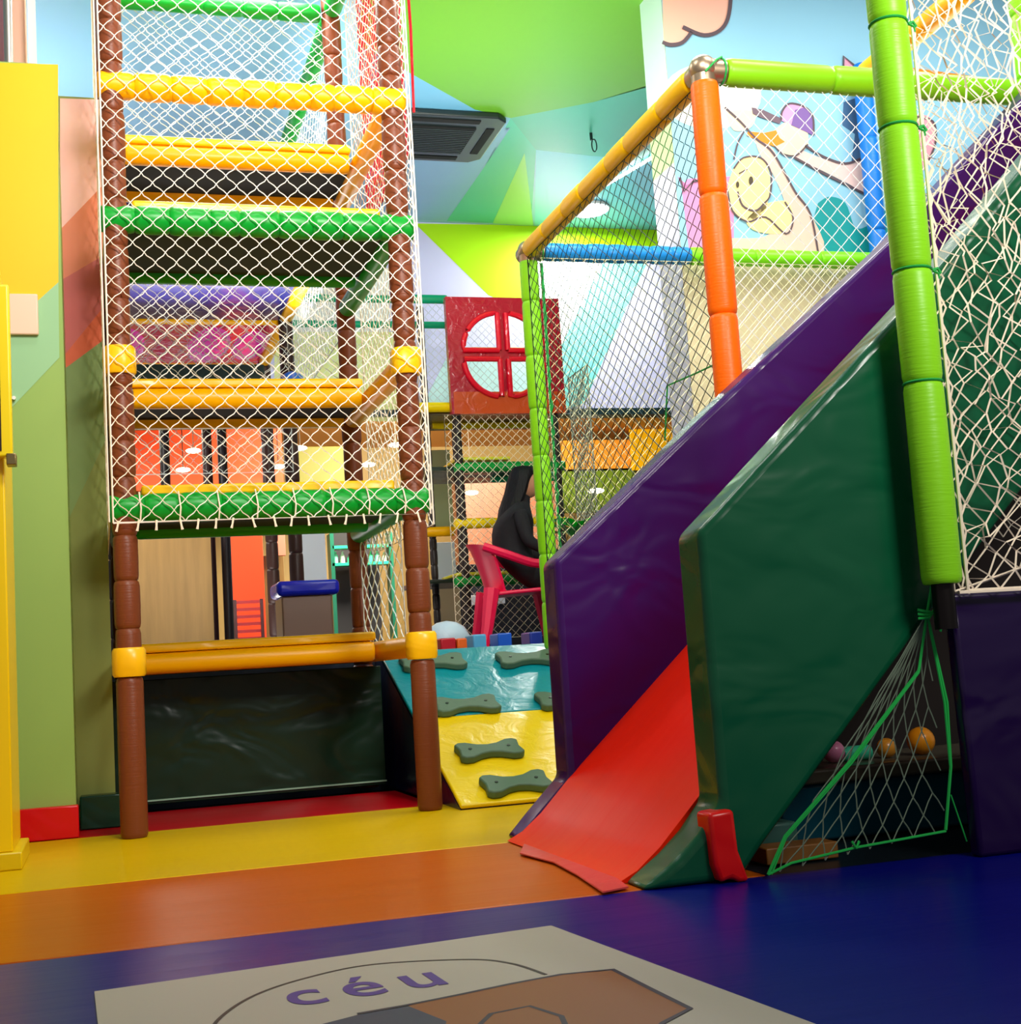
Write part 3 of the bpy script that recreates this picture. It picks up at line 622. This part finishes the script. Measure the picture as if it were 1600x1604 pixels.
p = oz(922, 325, CZ)
dl = empty('ceiling_downlight', (p.x, p.y, CZ - .02), 'round bright white downlight on the painted ceiling beside the yellow bar', 'ceiling light')
MB().tube([(p.x, p.y, CZ - .002), (p.x, p.y, CZ - .025)], .19, 28).build('rim', M('plastic', '#ffffff'), dl)
MB().tube([(p.x, p.y, CZ - .026), (p.x, p.y, CZ - .04)], .165, 28).build('diffuser', M('glowing', '#ffffff'), dl)
a = oz(932, 300, CZ - .03); b = oz(1030, 242, CZ - .03)
tl = empty('tube_light', (a.x, a.y, CZ - .03), 'thin white tube light on the ceiling next to the round downlight', 'ceiling light')
MB().tube([a, b], .014, 10).build('tube', M('glowing', '#ffffff'), tl); MB().box(a.x - .02, min(a.y, b.y), CZ - .015, a.x + .02, max(a.y, b.y), CZ - .002).build('fitting', M('plastic', '#f4f4f4'), tl)
p = oz(926, 208, CZ); mb = MB(); mb.tube([(p.x, p.y, CZ), (p.x, p.y, CZ - .06)], .012, 8)
mb.tube([(p.x + .02 * math.sin(t) + .02, p.y, CZ - .1 + .05 * math.cos(t)) for t in [i * math.pi / 8 for i in range(17)]], .005, 6, False)
tag(mb.build('ceiling_hook', M('metal', '#2a3c3a'), None), 'small dark wire hook hanging from the teal painted ceiling', 'hook')
# =================================================================== LEFT: cabinet, plate, shelf stuff
yc = empty('yellow_cabinet', (-.9, -.3, 0), 'bright yellow cabinet at the far left edge standing on the yellow mat', 'cabinet')
xb = oz(26, 1362, 0).x; yb_ = oz(26, 1362, 0).y
MB().box(xb - .6, yb_, .06, xb - .01, yb_ + .45, 2.1).build('cabinet_body', M('plastic', '#ffd800'), yc, bevel=.006)
MB().box(xb - .6, yb_ - .02, 0, xb + .02, yb_ + .45, .06).build('plinth', M('plastic', '#e8c800'), yc, bevel=.006)
xd = oy(17, 600, yb_ - .06).x; zt1 = oy(12, 445, yb_ - .06).z; zb1 = oy(15, 715, yb_ - .06).z
d_ = MB().box(xd - .5, yb_ - .06, zb1, xd, yb_ - .003, zt1).build('door', M('plastic', '#ffe010'), yc, bevel=.008)
MB().box(xd - .5, yb_ - .064, zb1 + .02, xd - .035, yb_ - .0605, zt1 - .1).build('door_opening', M('matte', '#241008'), d_)
MB().box(xd - .02, yb_ - .07, zb1 - .03, xd + .012, yb_ - .005, zb1 + .01).build('corner_bracket', M('metal', '#8c7a50'), d_, bevel=.003)
p = oy(36, 494, .25); tag(MB().box(p.x - .062, .225, p.z - .088, p.x + .062, .248, p.z + .088).build('wall_plate', M('plastic', '#f2cdb0'), None, bevel=.006), 'pale pink square plate on the left pillar at the yellow and green border', 'wall plate')
p = oy(22, 624, .2); tag(MB().tube([(oy(22, 624, .24).x, .248, oy(22, 624, .24).z), (oy(22, 624, .24).x, .225, oy(22, 624, .24).z)], .008, 12).build('screw_cap', M('metal', '#e8e8e8'), None), 'tiny shiny screw cap on the green part of the left pillar', 'screw')
mb = MB(); p0 = oy(52, 95, .6); tag(MB().box(p0.x - .02, .6, ZP + .001, p0.x + .015, .64, 4.3).build('white_pipe', M('plastic', '#eeeeee'), None), 'white vertical pipe on top of the left pillar nearest the blue ceiling', 'pipe', 'pipes on the pillar')
p0 = oy(14, 95, .5); tag(MB().tube([(p0.x, .5, ZP + .001), (p0.x, .5, 4.3)], .02, 10).build('steel_pipe', M('metal', '#d0c8c0'), None), 'thin steel pipe on top of the left pillar at the picture corner', 'pipe', 'pipes on the pillar')
p0 = oy(27, 95, .7); tag(MB().box(p0.x - .05, .7, ZP + .001, p0.x + .04, .85, 4.2).build('duct_box', M('paint', '#e9b49c'), None, bevel=.005), 'salmon pink upright box between the pipes on the left pillar', 'box')
p0 = oy(-12, 95, .9); tag(MB().box(p0.x - .2, .9, ZP + .001, p0.x + .08, 1.0, 4.2).build('wall_panel', M('paint', '#d9a4c4'), None), 'mauve panel behind the pipes at the top left corner', 'panel')
# =================================================================== FAR PLAY STRUCTURE
YS = 4.35
fs = empty('play_structure', (3.2, YS, DZ), 'far play structure with thin black posts, green and yellow bars and a red window', 'play structure')
def sp(px, py0, py1, y, r=.034, h=None):
    a = oy(px[0], py0, y); b = oy(px[1], py1, y); x = (a.x + b.x) / 2
    return MB().foam((x, y, max(DZ, min(a.z, b.z))), (x, y, max(a.z, b.z)), r, .12, 12, seed=5).build('post', h or BLK, fs)
sp((702, 738), 466, 1003, YS); sp((868, 890), 640, 1003, YS); sp((698, 735), 466, 1003, YS + 1.0 - .3, .03)
sp((655, 690), 480, 1003, YS + .5, .03)
def sbar(x0, x1, yy, h, y=YS, r=.04, dy1=0):
    a = oy(x0, yy, y); b = oy(x1, yy, y); z = oy((x0 + x1) / 2, yy, y).z
    return MB().foam((a.x, y, z), (b.x, y + dy1, z), r, .35, 12, seed=2).build('crossbar', M('foamx', h), fs)
YY, GG, TG = '#f6d400', '#0b9a3c', '#0fa070'
sbar(640, 712, 638, YY); sbar(676, 865, 664, YY, YS + .5); sbar(640, 700, 468, TG, YS + .6, .035); sbar(440, 700, 468, TG, YS + .6, .032); sbar(440, 700, 508, TG, YS + .9, .03)
sbar(712, 885, 731, GG, YS); sbar(770, 870, 747, TG, YS + .5); sbar(712, 885, 818, YY, YS); sbar(655, 712, 833, '#e8a800', YS + .3); sbar(712, 885, 908, GG, YS); 
for (yy, y) in ((719, YS + .02), (900, YS + .02)):
    a = oy(716, yy, y); b = oy(800, yy, y); MB().box(a.x, y, a.z - .012, b.x, y + .5, a.z + .014).build('deck_pad', M('vinyl', '#e6e23a'), fs, bevel=.008)
for (yy, y, h) in ((738, YS + .05, '#12281c'), (648, YS + .05, '#4a3a12'), (915, YS + .05, '#12281c')):
    a = oy(660, yy, y); b = oy(870, yy, y); MB().box(a.x, y, a.z, b.x, y + .75, a.z + .03).build('deck_board', M('vinyl', h), fs)
net('net', M('rope', '#e8dcc0'), fs, oy(716, 1003, YS - .05), (oy(885, 820, YS - .05).x - oy(716, 820, YS - .05).x, 0, 0), (0, 0, oy(716, 650, YS - .05).z - oy(716, 1003, YS - .05).z), .068, .068, .0028, .003, 51, curve=False)
net('net', WROPE, fs, oy(645, 650, YS + .9), (oy(900, 600, YS + .9).x - oy(645, 600, YS + .9).x, 0, 0), (0, 0, 1.0), .07, .07, .0024, .003, 52, curve=False)
net('net', WROPE, fs, oy(450, 600, YS + .9), (oy(640, 600, YS + .9).x - oy(450, 600, YS + .9).x, 0, 0), (0, 0, .8), .07, .07, .0024, .003, 53, curve=False)
xs = oy(898, 760, YS).x
net('net', M('rope', '#b8bcae'), fs, (xs, YS - .5, .8), (.02, .5, 0), (0, 0, 2.0), .06, .06, .004, .015, 55, curve=False)
# red window panel: ring of quads around four window quarters
YW = YS - .1
A, B_, C_, D_ = oy(698, 466, YW), oy(876, 466, YW), oy(886, 645, YW), oy(708, 650, YW)
wx0 = (A.x + D_.x) / 2; wx1 = (B_.x + C_.x) / 2; wz1 = (A.z + B_.z) / 2; wz0 = (C_.z + D_.z) / 2
cc = oy(789, 556, YW); cx, cz = cc.x, cc.z; RR = (wx1 - wx0) * .35; RV = RR * 1.02
def holed(mb, x0, z0, x1, z1, fx, fz, y, th):
    """one quadrant of the panel with a rounded quarter-pane hole; fx, fz = +-1"""
    g = .035; n = 14; inner = []
    rx = RR; rz = RV
    inner.append((cx + fx * g, cz + fz * g))
    arc = []
    for i in range(n + 1):
        t = math.pi / 2 * i / n; X = g + (rx - g) * math.cos(t); Zz = g + (rz - g) * math.sin(t); arc.append((cx + fx * X, cz + fz * Zz))
    outer = []
    ex = x1 if fx > 0 else x0; ez = z1 if fz > 0 else z0
    # outer path from (ex,cz) to (ex,ez) to (cx,ez) matched to the arc, then legs of the cross
    for i in range(n + 1):
        t = i / n
        if t <= .5: outer.append((ex, cz + (ez - cz) * t * 2))
        else: outer.append((ex + (cx - ex) * (t - .5) * 2, ez))
    ring_o = outer + [(cx, cz)]; ring_i = arc + [inner[0]]
    m = len(ring_o); vs_ = []
    for (y_) in (y, y + th):
        vs_ += [(a_, y_, b_) for a_, b_ in ring_o] + [(a_, y_, b_) for a_, b_ in ring_i]
    fsx = []
    for i in range(m):
        j = (i + 1) % m
        q1 = (i, j, m + j, m + i); q2 = tuple(k + 2 * m for k in reversed(q1)); q3 = (m + i, m + j, 3 * m + j, 3 * m + i); q4 = (j, i, 2 * m + i, 2 * m + j)
        if fx * fz > 0: fsx += [q1, q2, q3, q4]
        else: fsx += [tuple(reversed(k)) for k in (q1, q2, q3, q4)]
    mb.add(vs_, fsx)
mb = MB()
for fx in (1, -1):
    for fz in (1, -1): holed(mb, wx0, wz0, wx1, wz1, fx, fz, YW, .06)
wp = mb.build('window_panel', M('moulded', '#a8122c'), fs, True, auto=30)
mb = MB(); g = .035
for fx in (1, -1):
    for fz in (1, -1):
        loop = [(cx + fx * g, YW - .012, cz + fz * g)] + [(cx + fx * (g + (RR - g) * math.cos(t)), YW - .012, cz + fz * (g + (RV - g) * math.sin(t))) for t in [math.pi / 2 * i / 14 for i in range(15)]]; loop.append(loop[0]); mb.tube(loop, .022, 8)
mb.build('window_moulding', M('moulded', '#e0102c'), wp)
MB().box(wx0 + .02, YW - .006, wz0, wx1, YW - .001, wz0 + .17).build('window_sill', M('moulded', '#c84818'), wp)
# =================================================================== CHAIR AND PERSON
cp = Vector((oy(814, 1028, 3.75).x, 3.75, DZ))
ch = empty('plastic_chair', (cp.x, cp.y, DZ), 'pink red plastic armchair on the deck above the climbing ramp', 'chair'); CHM = M('plastic', '#f0104c')
th = math.radians(8); ux = Vector((math.cos(th), -math.sin(th), 0)); uy = Vector((math.sin(th), math.cos(th), 0))
def cl_(x, y, z): return Vector((cp.x, cp.y, DZ)) + ux * x + uy * y + Vector((0, 0, z))
# facing +x; back at x=-.25
mb = MB(); mb.prism([cl_(-.22, -.22, .41), cl_(.24, -.24, .43), cl_(.26, 0, .43), cl_(.24, .24, .43), cl_(-.22, .22, .41)], (0, 0, .03)); mb.build('seat', CHM, ch, bevel=.012)
vs_ = []; fcs = []; n = 12; rows_ = [(.42, -.21, .2), (.55, -.24, .23), (.68, -.28, .26), (.76, -.31, .27), (.8, -.34, .25)]
for lay in (0, .018):
    for (z, xx, hw) in rows_:
        for j in range(n + 1):
            s_ = -1 + 2 * j / n; vs_.append(cl_(xx + .1 * s_ * s_ + lay, hw * s_, z - .03 * s_ * s_ * (z > .75)))
m_ = len(rows_); st_ = m_ * (n + 1)
for i in range(m_ - 1):
    for j in range(n):
        a_ = i * (n + 1) + j; q1 = (a_, a_ + 1, a_ + n + 2, a_ + n + 1); fcs.append(q1); fcs.append(tuple(k + st_ for k in reversed(q1)))
for i in range(m_ - 1):
    for j in (0, n): a_ = i * (n + 1) + j; fcs.append((a_, a_ + n + 1, a_ + n + 1 + st_, a_ + st_) if j else (a_ + st_, a_ + n + 1 + st_, a_ + n + 1, a_))
for j in range(n): a_ = (m_ - 1) * (n + 1) + j; fcs.append((a_, a_ + 1, a_ + 1 + st_, a_ + st_)); fcs.append((j + 1, j, j + st_, j + 1 + st_))
mb = MB(); mb.add(vs_, fcs); mb.build('backrest', CHM, ch, auto=60)
for s_ in (-1, 1):
    mb = MB(); P = spl([cl_(-.25, .27 * s_, .76), cl_(-.1, .29 * s_, .7), (cl_(.08, .29 * s_, .63)), cl_(.24, .28 * s_, .6), cl_(.27, .27 * s_, .5), cl_(.25, .25 * s_, .42)], 5)
    mb.tube(P, .032, 8); mb.build('armrest', CHM, ch)
    mb = MB(); mb.tube([cl_(-.2, .22 * s_, .46), cl_(-.25, .25 * s_, .2), cl_(-.3, .28 * s_, 0)], [.06, .045, .032], 8); mb.build('leg', CHM, ch)
    mb = MB(); mb.tube([cl_(.22, .23 * s_, .46), cl_(.26, .26 * s_, .2), cl_(.29, .28 * s_, 0)], [.065, .05, .036], 8); mb.build('leg', CHM, ch)
def skin(name, joints, edges, mat, parent, root=0, sub=2):
    me = bpy.data.meshes.new(name); og = wloc(parent); me.from_pydata([tuple(p - og) for p, r in joints], edges, [])
    o = bpy.data.objects.new(name, me); C.objects.link(o); o.parent = parent
    md = o.modifiers.new('skin', 'SKIN'); md.use_smooth_shade = True
    for i, (p, r) in enumerate(joints): me.skin_vertices[0].data[i].radius = (r, r) if not isinstance(r, tuple) else r
    me.skin_vertices[0].data[root].use_root = True
    s_ = o.modifiers.new('sub', 'SUBSURF'); s_.levels = sub; s_.render_levels = sub; me.materials.append(mat); return o
pe = empty('person', tuple(cp), 'person with long dark hair in black clothes sitting on the pink chair', 'person')
cp = cp + ux * .06
J = [(cl_(-.08, 0, .53), .16), (cl_(-.08, 0, .7), .155), (cl_(-.05, 0, .88), .17), (cl_(.0, 0, 1.02), .14), (cl_(.03, 0, 1.1), .055), (cl_(.06, 0, 1.17), .06),
     (cl_(-.02, -.17, 1.0), .06), (cl_(.02, -.23, .78), .048), (cl_(.24, -.2, .68), .035), (cl_(.32, -.18, .68), .028),
     (cl_(-.02, .17, 1.0), .06), (cl_(.02, .23, .78), .048), (cl_(.24, .2, .68), .035), (cl_(.32, .18, .68), .028),
     (cl_(.08, -.1, .53), .09), (cl_(.38, -.11, .54), .07), (cl_(.4, -.11, .3), .055), (cl_(.38, -.11, .08), .04), (cl_(.48, -.11, .04), .035),
     (cl_(.08, .1, .53), .09), (cl_(.38, .11, .54), .07), (cl_(.4, .11, .3), .055), (cl_(.38, .11, .08), .04), (cl_(.48, .11, .04), .035)]
E_ = [(0, 1), (1, 2), (2, 3), (3, 4), (4, 5), (3, 6), (6, 7), (7, 8), (8, 9), (3, 10), (10, 11), (11, 12), (12, 13), (0, 14), (14, 15), (15, 16), (16, 17), (17, 18), (0, 19), (19, 20), (20, 21), (21, 22), (22, 23)]
body = skin('body', J, E_, M('cloth', '#15131a'), pe)
hc = cl_(.08, 0, 1.24)
hd = MB().sphere(hc, .1, 20, 14, (1, .82, 1.2)).build('head', M('matte', '#c58a6a'), pe)
mb = MB()
for s_ in (-1, 1):
    mb.sphere(hc + ux * .09 + uy * .035 * s_ + Vector((0, 0, .01)), .012, 8, 6); 
mb.build('eye', M('plastic', '#20140e'), hd)
mb = MB(); mb.sphere(hc + ux * .1 + Vector((0, 0, -.02)), .018, 8, 6, (1, .8, 1.4)); mb.sphere(hc + ux * .088 + Vector((0, 0, -.06)), .02, 8, 6, (.6, 1.3, .4)); mb.build('nose', M('matte', '#b87a5c'), hd)
mb = MB()
for s_ in (-1, 1):   # hands: palm and five fingers
    h0 = cl_(.33, -.17 * s_ * -1, .68); mb.sphere(h0 + ux * .04, .038, 10, 8, (1.2, 1, .5))
    for k in range(5): 
        st0 = h0 + ux * (.07 if k else .03) + uy * ((k - 2.5) * .017 if k else .04 * s_); L__ = (.05, .06, .07, .065, .05)[k]
        mb.tube([st0, st0 + ux * L__ * .6 - Vector((0, 0, .008)), st0 + ux * L__ - Vector((0, 0, .03))], [.009, .008, .007], 6)
mb.build('hands', M('matte', '#c58a6a'), pe)
mb = MB(); n = 22; rows_ = [(1.36, .0, .02, .02), (1.35, .0, .07, .06), (1.31, .01, .105, .09), (1.25, .0, .118, .1), (1.16, -.03, .115, .1), (1.05, -.08, .11, .105), (.94, -.115, .1, .11), (.84, -.14, .08, .1), (.76, -.15, .05, .07), (.72, -.155, .02, .03)]
vs_ = []; fcs = []
for i, (z, xx, rx, ry) in enumerate(rows_):
    for j in range(n):
        t = 2 * math.pi * j / n; k = 1 + .05 * math.sin(j * 2.6 + i * .2)
        fr_ = 1 - .75 * max(0, math.cos(t)) * (z < 1.3); vs_.append(cl_(.05 + xx + rx * math.cos(t) * k * fr_, ry * math.sin(t) * k, z))
for i in range(len(rows_) - 1):
    for j in range(n): k = (j + 1) % n; fcs.append((i * n + k, i * n + j, (i + 1) * n + j, (i + 1) * n + k))
fcs += [tuple(range(n)), tuple(range(len(rows_) * n - 1, (len(rows_) - 1) * n - 1, -1))]
mb.add(vs_, fcs); mb.build('hair', M('hair', '#0c0b10'), pe)
# =================================================================== RESTAURANT BEYOND
def fpanel(name, px, y, th, mat, label, cat, z0=None, group=None):
    a = oy(px[0], px[1], y); b = oy(px[2], px[3], y); zz = min(a.z, b.z) if z0 is None else z0
    o = MB().box(min(a.x, b.x), y, zz, max(a.x, b.x), y + th, max(a.z, b.z)).build(name, mat, None, True, bevel=.004); return tag(o, label, cat, group)
fpanel('wood_screen', (130, 815, 336, 995), 6.2, .06, M('wood', '#b88e50'), 'beige wood grain screen seen through the lower gap of the brown tower', 'screen', DZ)
fpanel('orange_wall_panel', (130, 600, 445, 764), 9.2, .05, M('paint', '#ff5a2c'), 'orange red wall panel high behind the brown tower', 'wall panel')
fpanel('glowing_sign_panel', (352, 780, 418, 1000), 8.2, .05, M('paint', '#ff4a22'), 'tall orange red wall panel right of the wood screen', 'wall panel', DZ)
fpanel('salmon_wall_panel', (420, 815, 448, 870), 8.2, .05, M('paint', '#f08a70'), 'small salmon wall panel beside the dark posts', 'wall panel')
fpanel('brick_wall_panel', (408, 871, 450, 1000), 8.3, .05, M('wood', '#8a6a34'), 'tan wall panel with lattice beside the grey bin', 'wall panel', DZ)
fpanel('white_column', (463, 780, 517, 1000), 7.0, .3, M('paint', '#dfe8f2'), 'white square column behind the brown bin', 'column', DZ)
fpanel('olive_wall_panel', (455, 700, 560, 762), 9.2, .05, M('paint', '#6e6c14'), 'olive yellow wall panel under the warm ceiling behind the tower', 'wall panel')
fpanel('green_shelf_backing', (518, 835, 600, 1000), 8.8, .05, M('matte', '#2c2a2c'), 'dark shelf backing behind the tower back post', 'wall panel', DZ)
for i, (x, lab) in enumerate(((255, 'leftmost'), (322, 'middle one of the'), (346, 'rightmost of the'))):
    y = 6.6; a = oy(x - 4, 700, y); b = oy(x + 20, 990, y); X = oy(x + 8, 850, y).x
    o = MB().foam((X, y, DZ), (X, y, HB + .45), .045, 5, 12, seed=i).build('dark_post', M('foam', ['#151216', '#2a1014', '#201c22', '#34343e', '#3a2028'][i]), None)
    tag(o, (lab + ' dark posts seen through the tower').replace('leftmost dark', 'leftmost of the dark'), 'post', 'dark posts behind the tower')
bn = empty('storage_bin', (oy(482, 990, 3.2).x, 3.35, DZ), 'brown bin with a blue padded lid seen through the tower', 'bin')
a = oy(441, 932, 3.2); b = oy(524, 1010, 3.2); z1 = oy(482, 933, 3.2).z
MB().box(a.x, 3.2, DZ, b.x, 3.55, z1).build('bin_body', M('plastic', '#70503e'), bn, bevel=.01)
MB().box(a.x - .03, 3.17, z1 + .002, b.x + .05, 3.58, z1 + .1).build('lid', M('vinyl', '#1420b4'), bn, bevel=.03)
# red metal rack
rk = empty('red_rack', (oy(385, 990, 7.6).x, 7.6, DZ), 'red slatted metal rack in front of the orange red wall', 'rack')
x0 = oy(368, 945, 7.6).x; x1 = oy(410, 945, 7.6).x; zt_ = oy(390, 942, 7.6).z
mb = MB()
for i in range(6): z = zt_ - .02 - i * .07; mb.box(x0, 7.6, z, x1, 7.62, z + .03)
mb.build('slats', M('plastic', '#d81020'), rk)
for x in (x0, x1): MB().box(x - .015, 7.59, DZ, x + .015, 7.63, zt_ + .02).build('leg', M('plastic', '#5a0c14'), rk)
# green bottle shelf
gs = empty('bottle_shelf', (oy(545, 880, 8.5).x, 8.5, DZ), 'teal lit shelf unit behind the tower back post', 'shelf')
for yy in (858, 885):
    a = oy(520, yy, 8.5); b = oy(612, yy, 8.5); MB().box(a.x, 8.45, a.z - .015, b.x, 8.65, a.z + .015).build('shelf_board', M('plastic', '#2cc890'), gs)
for x in (520, 612): X = oy(x, 870, 8.5).x; MB().box(X - .02, 8.45, DZ, X + .02, 8.65, oy(560, 835, 8.5).z).build('side_panel', M('plastic', '#1a6a50'), gs)
rnd = random.Random(2)
for i in range(8):
    x = 527 + i * 11; a = oy(x, 884, 8.52); zb_ = oy(520, 885, 8.5).z + .0155; col = ['#9af0d0', '#e8e0d0', '#4ad8a0'][i % 3]; h = rnd.uniform(.09, .13)
    mb = MB(); mb.tube([(a.x, 8.55, zb_), (a.x, 8.55, zb_ + h * .6), (a.x, 8.55, zb_ + h * .8), (a.x, 8.55, zb_ + h)], [.026, .026, .012, .012], 10)
    tag(mb.build('bottle', M('plastic', col)), ('leftmost', 'second from left', 'third from left', 'fourth from left', 'fourth from right', 'third from right', 'second from right', 'rightmost')[i] + ' small ' + ('mint', 'cream', 'emerald')[i % 3] + ' bottle on the teal shelf behind the tower', 'bottle', 'bottles on the teal shelf')
# hanging lamps in the warm ceiling beyond
for i, (x, y, Y, lab) in enumerate(((303, 706, 8.0, 'over the orange wall panel, upper of the two there'), (287, 736, 8.6, 'over the orange wall panel, lower of the two there'), (470, 702, 8.0, 'over the olive yellow wall panel behind the tower'), (577, 728, 8.2, 'seen between the back and front right posts of the tower'), (436, 731, 9, 'beside the grey walkway post behind the tower'), (620, 697, 8.0, 'near the tower front right post'), (739, 772, 8.4, 'behind the black netted structure'), (934, 769, 8.0, 'just left of the purple slide wall'))):
    p = oy(x, y, Y); r = .075 if i < 7 else .09
    l = empty('hanging_lamp', tuple(p), 'small glowing lamp ' + lab, 'lamp', 'lamps in the far room')
    MB().sphere(p, r, 14, 8, (1, 1, .32)).build('bulb', M('glowing', '#fff6dc'), l); MB().tube([p + Vector((0, 0, r * .3)), (p.x, p.y, HB + .5)], .006, 6).build('cord', M('matte', '#3a3020'), l)
# warm panels seen under the header at the right
fpanel('amber_wall_panel', (880, 690, 1070, 735), 10.0, .05, M('paint', '#f0a030'), 'amber wall band under the dark header right of the red window', 'wall panel')
fpanel('green_wall_panel', (880, 735, 1000, 800), 10.0, .05, M('paint', '#6e8a24'), 'moss green wall band under the amber band', 'wall panel')
fpanel('yellow_soffit', (985, 645, 1070, 735), 9.9, .04, M('paint', '#ffc40a'), 'yellow wall panel nearest the purple slide under the header', 'wall panel')
fpanel('brown_counter', (715, 750, 880, 880), 9.0, .4, M('wood', '#7c4a2c'), 'brown counter front behind the netted structure', 'counter', DZ)
fpanel('dark_counter', (715, 885, 880, 1000), 7.5, .3, M('matte', '#1c1c28'), 'dark low counter behind the netted structure', 'counter', DZ)
fpanel('white_board', (738, 933, 792, 945), 7.42, .081, M('paint', '#f4f4ff'), 'thin white board in front of the dark low counter', 'board')
fpanel('white_partition', (675, 850, 716, 912), 6.9, .05, M('paint', '#d8dedc'), 'pale grey white partition left of the black post', 'partition')
fpanel('tan_partition', (681, 918, 725, 1003), 6.9, .05, M('paint', '#a08a68'), 'tan partition below the pale partition left of the black post', 'partition', DZ)
fpanel('olive_partition', (668, 705, 712, 830), 6.9, .05, M('paint', '#98a070'), 'grey olive partition above the pale partition', 'partition')
# toys on the deck edge
def toy(px, py, y, s, h, name, label):
    p = oz(px, 1004, DZ) if y is None else oy(px, py, y); mb = MB(); rnd = random.Random(int(px))
    mb.sphere((p.x, p.y, DZ + s * .5), s * .5, 10, 7, (1.3, 1, 1)); mb.sphere((p.x + s * .4, p.y + .02, DZ + s * .35), s * .35, 10, 7); mb.sphere((p.x - s * .4, p.y + .02, DZ + s * .3), s * .3, 10, 7)
    return tag(mb.build(name, M('shiny', h), None), label, 'toy')
toy(700, 985, 3.1, .24, '#cfe4f6', 'plastic_bag', 'crumpled white and blue plastic bag on the deck beside the tower post')
def crate(x0, x1, ty, y, h, label):
    a = oy(x0, ty, y); b = oy(x1, ty, y); o = MB().box(a.x, y, DZ, b.x, y + .2, a.z).build('toy_tray', M('plastic', h), None, bevel=.01); return tag(o, label, 'toy')
crate(690, 714, 1000, 2.3, '#c01028', 'flat red toy tray on the deck just past the ramp top'); crate(716, 732, 1000, 2.3, '#e8641c', 'small orange toy tray beside the flat red one')
crate(741, 762, 994, 2.5, '#58b0e0', 'light blue toy tray behind the ramp top'); crate(780, 802, 992, 2.5, '#1458c8', 'blue toy tray between the legs of the pink chair')
crate(830, 850, 990, 2.5, '#2038a0', 'dark blue toy tray right of the pink chair legs')
# leafy plant
pl = empty('potted_plant', (oy(905, 830, 2.75).x, 2.75, DZ), 'large bright green leafy plant behind the lime post at the slide', 'plant'); rnd = random.Random(9); pc_ = oy(905, 830, 2.75)
MB().tube([(pc_.x, 2.75, DZ), (pc_.x, 2.75, DZ + .25)], [.12, .15], 16).build('pot', M('plastic', '#6a3c20'), pl)
MB().tube([(pc_.x, 2.75, DZ + .2), (pc_.x, 2.75, pc_.z + .05)], .012, 8).build('stem', M('matte', '#3a6a20'), pl)
for i in range(9):
    an = i * .7; base = Vector((pc_.x, 2.75, pc_.z - .05 + .03 * (i % 3))); d = Vector((math.cos(an), math.sin(an), .7)).normalized(); sd_ = d.cross(Vector((0, 0, 1))).normalized(); vs_ = []; n = 7; Lf = .32
    for k in range(n + 1):
        t = k / n; c_ = base + d * Lf * t - Vector((0, 0, .14 * t * t)); w_ = .085 * math.sin(math.pi * min(1, t * .9 + .08)); vs_ += [c_ + sd_ * w_, c_ + Vector((0, 0, -.012)), c_ - sd_ * w_]
    fcs = []
    for k in range(n): b = k * 3; fcs += [(b, b + 1, b + 4, b + 3), (b + 1, b + 2, b + 5, b + 4)]
    mb = MB(); mb.add(vs_, fcs); mb.build('leaf', M('plastic', '#22d050'), pl)
# balls glimpsed on the tower's yellow deck
p = oy(458, 603, 3.2); tag(MB().sphere((p.x, 3.2, p.z), .09, 16, 10).build('play_ball', M('plastic', '#2468c8')), 'blue ball resting behind the yellow middle deck of the tower', 'ball')
